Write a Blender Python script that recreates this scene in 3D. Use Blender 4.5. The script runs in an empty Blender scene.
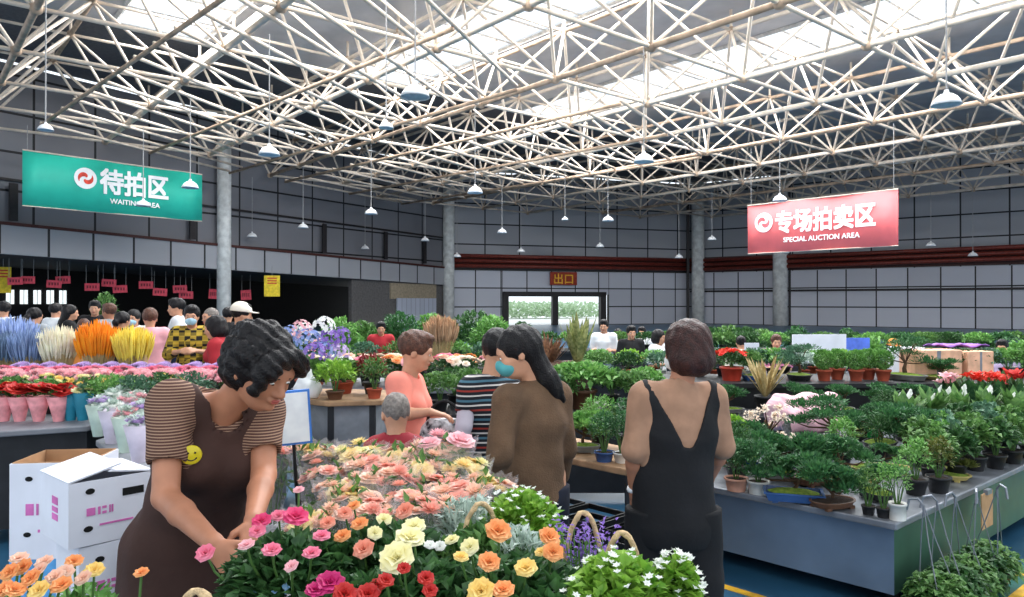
import bpy, math, random
import numpy as np
from mathutils import Vector, Matrix, Euler
PI = math.pi
random.seed(7)
SC = bpy.context.scene
COL = SC.collection
F, CX, HY, CAMZ = 740.0, 512.0, 302.0, 1.70

def P(px, py, d):
    """point of the place seen at a pixel, at a given distance"""
    return Vector(((px-CX)/F*d, d, CAMZ-(py-HY)/F*d))
def G(px, py, z=0.0):
    d = (CAMZ-z)*F/(py-HY)
    return Vector(((px-CX)/F*d, d, z))
def lin(c):
    c = c/255.0
    return c/12.92 if c <= 0.04045 else ((c+0.055)/1.055)**2.4
def rgb(r, g, b): return (lin(r), lin(g), lin(b), 1.0)

# ------------------------------------------------------------------ materials
MATS = {}
def mat(name, col, rough=0.6, metal=0.0, var=0.12, scale=8.0, bump=0.0, col2=None, spec=0.4, trans=0.0, emit=None, alpha=1.0, sheen=0.0, bscale=None):
    if name in MATS: return MATS[name]
    m = bpy.data.materials.new(name); m.use_nodes = True
    nt = m.node_tree; N = nt.nodes; L = nt.links
    b = N['Principled BSDF']
    b.inputs['Roughness'].default_value = rough
    b.inputs['Metallic'].default_value = metal
    b.inputs['Specular IOR Level'].default_value = spec
    b.inputs['Transmission Weight'].default_value = trans
    b.inputs['Alpha'].default_value = alpha
    if sheen: b.inputs['Sheen Weight'].default_value = sheen
    tc = N.new('ShaderNodeTexCoord')
    no = N.new('ShaderNodeTexNoise'); no.inputs['Scale'].default_value = scale; no.inputs['Detail'].default_value = 3
    L.new(tc.outputs['Object'], no.inputs['Vector'])
    rp = N.new('ShaderNodeValToRGB')
    c2 = col2 or tuple(min(1, c*(1+var*2.2)) for c in col[:3])+(1,)
    c1 = tuple(c*(1-var) for c in col[:3])+(1,) if not col2 else col
    rp.color_ramp.elements[0].position = 0.35; rp.color_ramp.elements[0].color = c1
    rp.color_ramp.elements[1].position = 0.68; rp.color_ramp.elements[1].color = c2
    L.new(no.outputs['Fac'], rp.inputs['Fac']); L.new(rp.outputs['Color'], b.inputs['Base Color'])
    if bump:
        n2 = N.new('ShaderNodeTexNoise'); n2.inputs['Scale'].default_value = bscale or scale*6; n2.inputs['Detail'].default_value = 2
        L.new(tc.outputs['Object'], n2.inputs['Vector'])
        bp = N.new('ShaderNodeBump'); bp.inputs['Strength'].default_value = bump; bp.inputs['Distance'].default_value = 0.02
        L.new(n2.outputs['Fac'], bp.inputs['Height']); L.new(bp.outputs['Normal'], b.inputs['Normal'])
    if emit:
        b.inputs['Emission Color'].default_value = emit[0]; b.inputs['Emission Strength'].default_value = emit[1]
    MATS[name] = m
    return m

def leafmat(name, c1, c2, rough=0.45, tr=0.25, scale=25):
    if name in MATS: return MATS[name]
    m = mat(name, c1, rough=rough, col2=c2, scale=scale, spec=0.35)
    nt = m.node_tree; b = nt.nodes['Principled BSDF']; out = nt.nodes['Material Output']
    t = nt.nodes.new('ShaderNodeBsdfTranslucent'); mx = nt.nodes.new('ShaderNodeMixShader'); mx.inputs[0].default_value = tr
    nt.links.new(b.inputs['Base Color'].links[0].from_socket, t.inputs['Color'])
    nt.links.new(b.outputs[0], mx.inputs[1]); nt.links.new(t.outputs[0], mx.inputs[2]); nt.links.new(mx.outputs[0], out.inputs[0])
    return m

def stripemat(name, cols, period, axis='Z', rough=0.85):
    """cols: list of (fraction, colour) repeated every period along an object axis"""
    if name in MATS: return MATS[name]
    m = mat(name, cols[0][1], rough=rough)
    nt = m.node_tree; N = nt.nodes; L = nt.links; b = N['Principled BSDF']
    tc = N.new('ShaderNodeTexCoord'); sp = N.new('ShaderNodeSeparateXYZ'); L.new(tc.outputs['Object'], sp.inputs[0])
    dv = N.new('ShaderNodeMath'); dv.operation = 'DIVIDE'; dv.inputs[1].default_value = period; L.new(sp.outputs[axis], dv.inputs[0])
    fr = N.new('ShaderNodeMath'); fr.operation = 'FRACT'; L.new(dv.outputs[0], fr.inputs[0])
    rp = N.new('ShaderNodeValToRGB'); rp.color_ramp.interpolation = 'CONSTANT'
    e = rp.color_ramp.elements
    e[0].position = cols[0][0]; e[0].color = cols[0][1]; e[1].position = cols[1][0]; e[1].color = cols[1][1]
    for f, c in cols[2:]:
        k = e.new(f); k.color = c
    L.new(fr.outputs[0], rp.inputs[0]); L.new(rp.outputs[0], b.inputs['Base Color'])
    return m

def panelmat(name, col, sx, sz, mortar, line=0.02, rough=0.55, off=0.0, metal=0.0, xshift=0.0):
    """flat cladding panels: x along the wall, z up"""
    if name in MATS: return MATS[name]
    m = mat(name, col, rough=rough, metal=metal)
    nt = m.node_tree; N = nt.nodes; L = nt.links; b = N['Principled BSDF']
    tc = N.new('ShaderNodeTexCoord'); sp = N.new('ShaderNodeSeparateXYZ'); L.new(tc.outputs['Object'], sp.inputs[0])
    cb = N.new('ShaderNodeCombineXYZ'); L.new(sp.outputs['X'], cb.inputs['X']); L.new(sp.outputs['Z'], cb.inputs['Y'])
    br = N.new('ShaderNodeTexBrick'); br.offset = off; br.inputs['Scale'].default_value = 1.0
    br.inputs['Brick Width'].default_value = sx; br.inputs['Row Height'].default_value = sz
    br.inputs['Mortar Size'].default_value = line; br.inputs['Mortar Smooth'].default_value = 0.1
    br.inputs['Color1'].default_value = tuple(c*0.94 for c in col[:3])+(1,)
    br.inputs['Color2'].default_value = tuple(min(1, c*1.06) for c in col[:3])+(1,)
    br.inputs['Mortar'].default_value = mortar
    L.new(cb.outputs[0], br.inputs['Vector'])
    L.new(br.outputs['Color'], b.inputs['Base Color'])
    return m

def plain(name, r, g, b, rough=0.6, **k): return mat(name, rgb(r, g, b), rough=rough, **k)

# ------------------------------------------------------------------ mesh builder
class MB:
    def __init__(s): s.v = []; s.f = []; s.mi = []; s.cur = 0
    def face(s, *i): s.f.append(i); s.mi.append(s.cur)
    def box(s, x0, y0, z0, x1, y1, z1, M=None):
        n = len(s.v)
        pts = [(x0,y0,z0),(x1,y0,z0),(x1,y1,z0),(x0,y1,z0),(x0,y0,z1),(x1,y0,z1),(x1,y1,z1),(x0,y1,z1)]
        if M is not None: pts = [tuple(M @ Vector(p)) for p in pts]
        s.v += pts
        for q in ((3,2,1,0),(4,5,6,7),(0,1,5,4),(1,2,6,5),(2,3,7,6),(3,0,4,7)): s.face(*[n+i for i in q])
        return s
    def prism(s, poly, z0, z1):
        n = len(s.v); k = len(poly)
        s.v += [(p[0],p[1],z0) for p in poly]+[(p[0],p[1],z1) for p in poly]
        s.face(*[n+i for i in range(k)][::-1]); s.face(*[n+k+i for i in range(k)])
        for i in range(k): j = (i+1) % k; s.face(n+i, n+j, n+k+j, n+k+i)
        return s
    def bar(s, a, b, r, n=6, r2=None, cap=True):
        a = Vector(a); b = Vector(b); d = b-a
        if d.length < 1e-6: return s
        d.normalize(); u = d.cross(Vector((0,0,1)) if abs(d.z) < 0.9 else Vector((1,0,0))).normalized(); w = d.cross(u)
        r2 = r if r2 is None else r2; k = len(s.v)
        for c, rr in ((a, r), (b, r2)):
            for i in range(n):
                t = 2*PI*i/n; s.v.append(tuple(c+u*math.cos(t)*rr+w*math.sin(t)*rr))
        for i in range(n): j = (i+1) % n; s.face(k+i, k+j, k+n+j, k+n+i)
        if cap: s.face(*[k+i for i in range(n)][::-1]); s.face(*[k+n+i for i in range(n)])
        return s
    def tube(s, pts, r, n=6):
        pts = [Vector(p) for p in pts]; rs = r if isinstance(r, (list, tuple)) else [r]*len(pts)
        k0 = len(s.v); u = None
        for i, p in enumerate(pts):
            t = (pts[min(i+1, len(pts)-1)]-pts[max(i-1, 0)]).normalized()
            if u is None: u = t.cross(Vector((0.13,0.21,1)) if abs(t.z) < 0.9 else Vector((1,0.1,0))).normalized()
            else:
                u = (u-t*u.dot(t)).normalized()
            w = t.cross(u)
            for q in range(n):
                a = 2*PI*q/n; s.v.append(tuple(p+(u*math.cos(a)+w*math.sin(a))*rs[i]))
        for i in range(len(pts)-1):
            for q in range(n):
                j = (q+1) % n; a = k0+i*n
                s.face(a+q, a+j, a+n+j, a+n+q)
        s.face(*[k0+i for i in range(n)][::-1]); e = k0+(len(pts)-1)*n; s.face(*[e+i for i in range(n)])
        return s
    def lathe(s, prof, n=16, c=(0,0,0), sx=1.0, sy=1.0, close=True):
        k = len(s.v)
        for r, z in prof:
            for i in range(n):
                t = 2*PI*i/n; s.v.append((c[0]+r*math.cos(t)*sx, c[1]+r*math.sin(t)*sy, c[2]+z))
        for q in range(len(prof)-1):
            for i in range(n): j = (i+1) % n; a = k+q*n; s.face(a+i, a+j, a+n+j, a+n+i)
        if close:
            s.face(*[k+i for i in range(n)][::-1]); e = k+(len(prof)-1)*n; s.face(*[e+i for i in range(n)])
        return s
    def ball(s, c, r, nu=8, nv=6, rz=None):
        rz = r if rz is None else rz
        pr = [(max(1e-4, r*math.sin(PI*i/nv)), -rz*math.cos(PI*i/nv)) for i in range(nv+1)]
        return s.lathe(pr, nu, c)
    def leaf(s, p, d, L, W, fold=0.25, droop=0.0, nrm=None):
        p = Vector(p); d = Vector(d).normalized()
        up = nrm if nrm is not None else Vector((0,0,1))
        sd = d.cross(up)
        if sd.length < 1e-3: sd = Vector((1,0,0))
        sd.normalize(); n = sd.cross(d)
        mid = p+d*L*0.45; tip = p+d*L-Vector((0,0,1))*droop*L
        k = len(s.v)
        s.v += [tuple(p), tuple(mid+sd*W*0.5+n*W*fold), tuple(mid-n*W*fold*0.3), tuple(mid-sd*W*0.5+n*W*fold), tuple(tip)]
        s.face(k, k+1, k+2); s.face(k+1, k+4, k+2); s.face(k+2, k+4, k+3); s.face(k, k+2, k+3)
        return s
    def mesh(s, name, mats, smooth=False):
        me = bpy.data.meshes.new(name); me.from_pydata(s.v, [], s.f)
        for m in (mats if isinstance(mats, (list, tuple)) else [mats]): me.materials.append(m)
        if any(s.mi): me.polygons.foreach_set('material_index', s.mi)
        if smooth: me.polygons.foreach_set('use_smooth', [True]*len(s.f))
        me.update(); return me
    def build(s, name, mats, parent=None, smooth=False, loc=None):
        return link(name, s.mesh(name, mats, smooth), parent, loc)

def link(name, me, parent=None, loc=None, rz=0.0):
    o = bpy.data.objects.new(name, me); COL.objects.link(o)
    if parent is not None: o.parent = parent
    if loc is not None: o.location = loc
    if rz: o.rotation_euler.z = rz
    return o
def tag(o, label=None, cat=None, group=None, kind=None):
    if label: o['label'] = label
    if cat: o['category'] = cat
    if group: o['group'] = group
    if kind: o['kind'] = kind
    return o
def thing(name, label, cat, loc=(0,0,0), rz=0.0, group=None, scale=1.0):
    o = bpy.data.objects.new(name, None); COL.objects.link(o); o.empty_display_size = 0.1
    o.location = loc; o.rotation_euler.z = rz; o.scale = (scale,)*3
    return tag(o, label, cat, group)
def copy_tree(o, loc=None, rz=None, scale=None, label=None, group=None, parent=None):
    c = o.copy(); COL.objects.link(c); c.parent = parent
    for ch in list(o.children): copy_tree(ch, parent=c)
    if loc is not None: c.location = loc
    if rz is not None: c.rotation_euler.z = rz
    if scale is not None: c.scale = (scale,)*3
    if label: c['label'] = label
    if group: c['group'] = group
    return c
def struct(name, mb, m, smooth=False, loc=None): return tag(mb.build(name, m, smooth=smooth, loc=loc), kind='structure')
def softbox(mb_obj, w=0.01, seg=2):
    md = mb_obj.modifiers.new('bevel', 'BEVEL'); md.width = w; md.segments = seg; md.limit_method = 'ANGLE'
    return mb_obj
# ------------------------------------------------------------------ the hall
WP = [Vector((-21.5,25.2,0)), Vector((-4.4,52,0)), Vector((14.0,58,0)), Vector((37,40.5,0))]
m_floor = mat('painted_floor', rgb(42,84,112), rough=0.35, var=0.18, scale=1.3, bump=0.05)
fl = MB(); fl.box(-40,-3,-0.1, 48,66,0); struct('floor', fl, m_floor)
# painted lines on the floor
m_yel = mat('yellow_floor_paint', rgb(222,168,40), rough=0.5, var=0.2, scale=9)
m_grn = mat('green_floor_paint', rgb(40,96,88), rough=0.4, var=0.15, scale=3)
E1 = Vector((-0.698,0.716,0)); E2 = Vector((0.76,0.65,0))
def strip(a, b, w, m, z, name):
    a = Vector(a); b = Vector(b); d = (b-a).normalized(); n = Vector((-d.y,d.x,0))*w/2
    q = MB(); q.prism([(a-n)[:2], (b-n)[:2], (b+n)[:2], (a+n)[:2]], 0.0, z); return struct(name, q, m)
ga = G(955,600); 
strip(G(905,640)+Vector((0.2,-0.1,0)), G(905,640)+Vector((0.2,-0.1,0))+E2*9, 0.10, m_yel, 0.004, 'trim_1')
strip(G(990,571), G(990,571)+Vector((1.6,-0.55,0)), 0.07, m_yel, 0.005, 'trim_2')
strip(G(706,581)-Vector((1.2,-1.2,0)), G(706,581)+Vector((0.9,-0.9,0)), 0.06, m_yel, 0.004, 'trim_3')
q = MB(); a = G(965,600); q.prism([(a.x,a.y),(a.x+3.5,a.y-1.5),(a.x+6.5,a.y+1.6),(a.x+2.2,a.y+1.75)], 0, 0.002); struct('trim_4', q, m_grn)

def wall_frame(a, b):
    d = (b-a); L = d.length; ang = math.atan2(d.y, d.x); return L, ang
def wall_piece(name, a, b, z0, z1, m, th=0.3, zb0=None, zb1=None, out=0.0, kind=True):
    """vertical slab from a to b; its far end may have other heights zb0, zb1; built along its own x"""
    L, ang = wall_frame(a, b); zb0 = z0 if zb0 is None else zb0; zb1 = z1 if zb1 is None else zb1
    q = MB(); y0 = -out; y1 = th-out
    q.v += [(0,y0,z0),(L,y0,zb0),(L,y1,zb0),(0,y1,z0),(0,y0,z1),(L,y0,zb1),(L,y1,zb1),(0,y1,z1)]
    for k in ((3,2,1,0),(4,5,6,7),(0,1,5,4),(1,2,6,5),(2,3,7,6),(3,0,4,7)): q.face(*k)
    o = q.build(name, m); o.location = a; o.rotation_euler.z = ang
    if kind: tag(o, kind='structure')
    return o
seam = rgb(22,24,28)
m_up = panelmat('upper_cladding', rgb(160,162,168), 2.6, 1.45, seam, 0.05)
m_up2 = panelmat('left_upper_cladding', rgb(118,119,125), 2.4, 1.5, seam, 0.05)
m_low = panelmat('lower_cladding', rgb(192,195,206), 1.9, 1.35, seam, 0.045)
m_fas = panelmat('fascia_cladding', rgb(160,162,168), 1.75, 5.0, seam, 0.05)
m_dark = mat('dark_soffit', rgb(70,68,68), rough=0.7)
m_beam = mat('dark_steel', rgb(34,30,32), rough=0.5)
m_red = mat('red_brown_pipe', rgb(112,44,34), rough=0.45, var=0.2)
m_conc = mat('concrete_column', rgb(212,214,212), rough=0.8, bump=0.1, scale=3)
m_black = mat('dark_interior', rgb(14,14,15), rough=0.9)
TOP = 10.9
A, B, C, D = WP
LW = (B-A).normalized(); RW = (D-C).normalized()
# left wall: upper cladding over an open ground floor
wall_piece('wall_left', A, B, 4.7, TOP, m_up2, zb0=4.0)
wall_piece('trim_5', A, B, 3.62, 4.72, m_fas, zb0=2.86, zb1=4.0, out=0.25)        # fascia band
wall_piece('trim_6', A, B, 4.72, 4.84, mat('rust_rail', rgb(70,34,30)), zb0=4.0, zb1=4.12, out=0.32, th=0.1)
# soffit and dark recess behind the left wall
nL = Vector((-LW.y, LW.x, 0))
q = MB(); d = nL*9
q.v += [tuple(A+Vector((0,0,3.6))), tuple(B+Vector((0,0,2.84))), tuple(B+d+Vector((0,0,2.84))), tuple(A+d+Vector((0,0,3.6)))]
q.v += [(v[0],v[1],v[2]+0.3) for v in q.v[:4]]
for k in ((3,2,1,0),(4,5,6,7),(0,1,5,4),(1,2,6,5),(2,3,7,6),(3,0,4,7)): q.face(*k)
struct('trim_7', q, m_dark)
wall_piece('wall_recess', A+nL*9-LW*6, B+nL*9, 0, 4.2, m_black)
# wider panel between the left opening and the back wall, with a beige doorway and the shutter
s0 = A+(B-A)*0.70; s1 = B
wall_piece('wall_left_end', s0, s1, 0, 3.3, mat('grey_plaster', rgb(92,90,90), rough=0.8), th=0.25, zb1=2.86)
wall_piece('trim_8', A+(B-A)*0.805, A+(B-A)*0.95, 1.9, 2.9, mat('beige_plaster', rgb(150,138,118), rough=0.8), th=0.1, out=0.1)
wall_piece('window_1', A+(B-A)*0.82, A+(B-A)*0.945, 0.2, 1.95, panelmat('pale_shutter', rgb(178,184,200), 0.45, 9, rgb(150,156,170), 0.04), th=0.1, out=0.22)
# left-hand far windows in the recess
m_win = mat('daylit_glass', rgb(235,240,240), rough=0.3, emit=(rgb(225,235,235), 1.4))
for k in range(5):
    a0 = A+nL*8.88+LW*(7.6+k*0.62)
    o = wall_piece('window_%d' % (k+2), a0, a0+LW*0.38, 1.6, 2.3, m_win, th=0.06)
    q = MB(); q.box(-0.05,-0.04,1.55, 0.43,-0.01,1.6); q.box(-0.05,-0.04,2.3,0.43,-0.01,2.35)
    q.box(-0.05,-0.04,1.55,0.0,-0.01,2.35); q.box(0.38,-0.04,1.55,0.43,-0.01,2.35); q.box(0.18,-0.04,1.55,0.2,-0.01,2.35)
    q.build('window_frame', m_beam, parent=o)
# back wall
wall_piece('wall_back', B, B+(C-B)*0.20, 0, 4.0, m_low)
wall_piece('wall_back_upper', B, C, 4.0, TOP, m_up)
wall_piece('wall_back_right', B+(C-B)*0.635, C, 0, 4.0, m_low)
wall_piece('wall_back_lintel', B+(C-B)*0.20, B+(C-B)*0.635, 2.25, 4.0, m_low)
wall_piece('wall_right', C, D, 0, 3.95, m_low)
wall_piece('wall_right_upper', C, D, 3.95, TOP, m_up)
wall_piece('trim_9', C, D, 2.45, 2.6, m_beam, th=0.1, out=0.1)
wall_piece('trim_10', B, C, 3.95, 4.15, m_beam, th=0.1, out=0.12)
# red-brown pipes along the wall
for k, z in enumerate((4.25, 4.6, 4.95)):
    q = MB(); q.bar(B+Vector((0,-0.4,z)), C+Vector((0,-0.4,z)), 0.14, 8); struct('trim_%d' % (11+k), q, m_red, True)
    q = MB(); q.bar(C+Vector((-.3,-0.4,z-.05)), D+Vector((-.3,-0.4,z+.15)), 0.14, 8); struct('trim_%d' % (14+k), q, m_red, True)
wall_piece('trim_17', B, C, 4.1, 5.1, mat('pipe_backing', rgb(60,30,27)), th=0.1, out=0.1)
wall_piece('trim_18', C, D, 4.0, 5.15, mat('pipe_backing', rgb(60,30,27)), th=0.1, out=0.1)
# conduit rails on the left wall
wall_piece('trim_19', A, B, 6.4, 6.5, m_beam, th=0.08, zb0=6.1, zb1=6.2, out=0.1)
for k, t in enumerate((0.12, 0.36, 0.62, 0.78, 0.9)):
    a0 = A+(B-A)*t
    wall_piece('trim_%d' % (20+k), a0, a0+LW*0.3, 4.9-.7*t, 6.3-.3*t, m_beam, th=0.08, out=0.3)
# exit doorway in the back wall
d0 = B+(C-B)*0.225; d1 = B+(C-B)*0.60; bd = (C-B).normalized()
L, ang = wall_frame(d0, d1)
q = MB(); q.box(-0.45,-0.1,0, 0,0.35,2.45); q.box(L,-0.1,0, L+0.45,0.35,2.45); q.box(-0.45,-0.1,2.1, L+0.45,0.35,2.45); q.box(L*0.47,-0.05,0, L*0.53,0.3,2.1)
dr = q.build('door_1', m_beam); dr.location = d0; dr.rotation_euler.z = ang; tag(dr, kind='structure')
# roadside outside the doorway
q = MB(); q.box(-12,0.45,-0.1, 20,40,0.02); o = q.build('ground_outside', mat('overexposed_paving', rgb(226,226,222), rough=0.9)); o.location = d0; o.rotation_euler.z = ang; tag(o, kind='structure')  # paving colour raised to carry the overexposed daylight outside
q = MB()
random.seed(3)
for k in range(3200):
    c = Vector((random.uniform(-6,16), random.uniform(18,22), random.uniform(0.1,1.5)))
    q.leaf(c, (random.uniform(-1,1), random.uniform(-1,1), random.uniform(-.2,1)), 0.5, 0.3)
o = q.build('hedge_outside', leafmat('overexposed_hedge_leaf', rgb(176,206,166), rgb(226,238,214))); o.location = d0; o.rotation_euler.z = ang  # leaf colours bleached to imitate glare beyond the doorway
tag(o, 'sunlit hedge seen outside through the exit doorway', 'hedge', kind='stuff')

# columns
def column(name, p, w, z1, n, split=None):
    q = MB(); q.lathe([(w/2, 0), (w/2, z1)], 20); o = struct(name, q, m_conc, True, loc=p); return o
def on_wall(a, b, px):
    k = (px-CX)/F; t = (k*a.y-a.x)/((b.x-a.x)-k*(b.y-a.y)); return a+(b-a)*t
for n, (a, b, px, w) in enumerate(((A,B,229,0.66), (B,C,455,0.8), (C,D,696,0.95), (C,D,777,1.0), (B,C,366-0,0.0))):
    if w == 0: continue
    p = on_wall(a, b, px) if n != 1 else B
    c = column('trim_%d' % (30+n), p+Vector((0,-0.65,0)), w, TOP, n)
    if n in (2, 3):
        q = MB(); q.box(-0.1,-0.1,0,0.1,0.1,TOP); o = q.build('trim_%d' % (36+n), m_beam); o.location = p+Vector((0.75 if n == 3 else -0.75,-0.5,0)); tag(o, kind='structure')

# ------------------------------------------------------------------ roof
RA = Vector((0.768,0.640,0)); RB = Vector((-0.640,0.768,0))
def AB(a, b, z=0): return RA*a+RB*b+Vector((0,0,z))
def inside(p, m=0.0):
    for a, b in ((A,B),(B,C),(C,D)):
        d = (b-a).normalized(); n = Vector((d.y,-d.x,0))
        if (p-a).dot(n) < m: return False
    return p.y > 5.5 and p.x < 36 and p.x > -22 and abs(p.x) < p.y*0.95+4.5
SKY = [(5.5,8.4), (13.9,17.1), (23.1,26.7)]
B_END = 27.5
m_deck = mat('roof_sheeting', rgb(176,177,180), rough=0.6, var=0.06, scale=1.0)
nt = m_deck.node_tree   # ribs of the roof sheeting
tc = nt.nodes.new('ShaderNodeTexCoord'); wv = nt.nodes.new('ShaderNodeTexWave'); wv.inputs['Scale'].default_value = 1.1
mp = nt.nodes.new('ShaderNodeMapping'); mp.inputs['Rotation'].default_value = (0,0,-math.atan2(0.64,0.768))
nt.links.new(tc.outputs['Object'], mp.inputs[0]); nt.links.new(mp.outputs[0], wv.inputs['Vector'])
bp = nt.nodes.new('ShaderNodeBump'); bp.inputs['Strength'].default_value = 0.6; nt.links.new(wv.outputs['Fac'], bp.inputs['Height']); nt.links.new(bp.outputs[0], nt.nodes['Principled BSDF'].inputs['Normal'])
RZ = 11.0
def deck(name, a0, a1, b0, b1, m, z=RZ, th=0.12):
    q = MB(); q.prism([AB(a0,b0)[:2], AB(a1,b0)[:2], AB(a1,b1)[:2], AB(a0,b1)[:2]][::1], z, z+th)
    return struct(name, q, m)
B0 = 1.0
edges = [-8.0]+[e for s in SKY for e in s]+[54.5]
for k in range(0, len(edges), 2):
    deck('ceiling' if k == 0 else 'ceiling_panel_%d' % (k//2), edges[k], edges[k+1], B0-(26 if k == 6 else 0), B_END, m_deck)
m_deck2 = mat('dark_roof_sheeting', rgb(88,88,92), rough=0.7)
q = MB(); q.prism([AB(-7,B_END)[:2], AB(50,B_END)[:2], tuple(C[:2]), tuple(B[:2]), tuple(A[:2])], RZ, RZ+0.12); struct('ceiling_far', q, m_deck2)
# translucent rooflights
m_sky = bpy.data.materials.new('rooflight_sheet'); m_sky.use_nodes = True
nt = m_sky.node_tree; nt.nodes.remove(nt.nodes['Principled BSDF'])
t1 = nt.nodes.new('ShaderNodeBsdfTranslucent'); t1.inputs[0].default_value = (0.95,0.97,1,1)
t2 = nt.nodes.new('ShaderNodeBsdfTransparent'); mx = nt.nodes.new('ShaderNodeMixShader'); mx.inputs[0].default_value = 0.7
nt.links.new(t1.outputs[0], mx.inputs[1]); nt.links.new(t2.outputs[0], mx.inputs[2]); nt.links.new(mx.outputs[0], nt.nodes['Material Output'].inputs[0])
for k, (a0, a1) in enumerate(SKY):
    o = deck('window_%d' % (10+k), a0, a1, B0-(26 if k == 2 else 0), B_END, m_sky, z=RZ+0.02, th=0.03)
    q = MB()
    for t in range(-14, 17):
        b = 1.5+t*1.72
        if b > B_END or (b < B0 and k < 2) : continue
        q.bar(AB(a0,b,RZ), AB(a1,b,RZ), 0.04, 4)
    for a in (a0, a1): q.bar(AB(a, B0-(26 if k == 2 else 0), RZ-0.03), AB(a, B_END, RZ-0.03), 0.09, 4)
    q.build('glazing_bar', mat('glazing_bar_paint', rgb(190,188,184)), parent=o)

# space frame
m_tr = mat('cream_painted_steel', rgb(204,190,174), rough=0.5, var=0.1, scale=2.5)
m_tr2 = mat('rusting_steel', rgb(168,144,122), rough=0.6, var=0.2, scale=2.5)
truss = thing('roof_truss', 'cream painted steel space frame of crossing tubes carrying the whole roof', 'roof truss', (0,0,8))
ZB, ZT, MA, MBm = 8.0, 10.3, 4.0, 3.45
oz = Vector((0,0,-8))
def nb(i, j): return AB(14.3+MA*i, 11.8+MBm*j, ZB)
def ntp(i, j): return AB(14.3+MA*(i+0.5), 11.8+MBm*(j+0.5), ZT)
R_I = range(-7, 9); R_J = range(-11, 16)
bn = {(i,j) for i in R_I for j in R_J if inside(nb(i,j), 0.6)}
tn = {(i,j) for i in R_I for j in R_J if inside(ntp(i,j), 0.4)}
def runs(nodes, key, other):
    out = []
    ks = sorted({n[key] for n in nodes})
    for k in ks:
        o = sorted(n[other] for n in nodes if n[key] == k)
        s = o[0]; p = s
        for v in o[1:]+[None]:
            if v is None or v != p+1:
                if p > s: out.append((k, s, p))
                s = v
            p = v
    return out
for key, fn, r, nm in ((0, nb, 0.085, 'bottom_chord'), (0, ntp, 0.075, 'top_chord')):
    S = bn if fn is nb else tn
    for k, s, p in runs(S, 0, 1):
        q = MB(); q.bar(fn(k,s)+oz, fn(k,p)+oz, r, 8); q.build(nm, m_tr if k % 3 else m_tr2, truss, True)
    for k, s, p in runs(S, 1, 0):
        q = MB(); q.bar(fn(s,k)+oz, fn(p,k)+oz, r*0.66, 8); q.build(nm, m_tr, truss, True)
web = MB(); nodes = MB()
for (i, j) in tn:
    for di, dj in ((0,0),(1,0),(0,1),(1,1)):
        if (i+di, j+dj) in bn: web.bar(nb(i+di,j+dj)+oz, ntp(i,j)+oz, 0.048, 6, cap=False)
    web.bar(ntp(i,j)+oz, ntp(i,j)+oz+Vector((0,0,0.65)), 0.05, 5, cap=False)
    nodes.ball(ntp(i,j)+oz, 0.13, 8, 5)
for n in bn: nodes.ball(nb(*n)+oz, 0.15, 8, 5)
tag(web.build('web_tube', m_tr, truss, True), kind='stuff')
tag(nodes.build('node_ball', m_tr2, truss, True), kind='stuff')
# close-set purlins in two flights under the far roof
def flight(p0, step, n, run, r):
    for k in range(n):
        a0 = p0+step*k; q = MB(); q.bar(a0, a0+run, r, 6); q.build('purlin', m_tr, truss, True)
    for t in (0.0, 0.5, 1.0):
        q = MB(); q.bar(p0+run*t+Vector((0,0,-0.1)), p0+run*t+step*(n-1)+Vector((0,0,-0.1)), r*1.15, 6); q.build('purlin_beam', m_tr2, truss, True)
flight(Vector((-16.2,25.4,-0.14)), Vector((0.96,-0.98,0)), 15, Vector((2.9,9.4,0)), 0.05)
flight(Vector((-11.4,37.2,-0.16)), Vector((1.05,-1.05,0)), 15, Vector((4.6,8.4,0)), 0.055)

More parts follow.
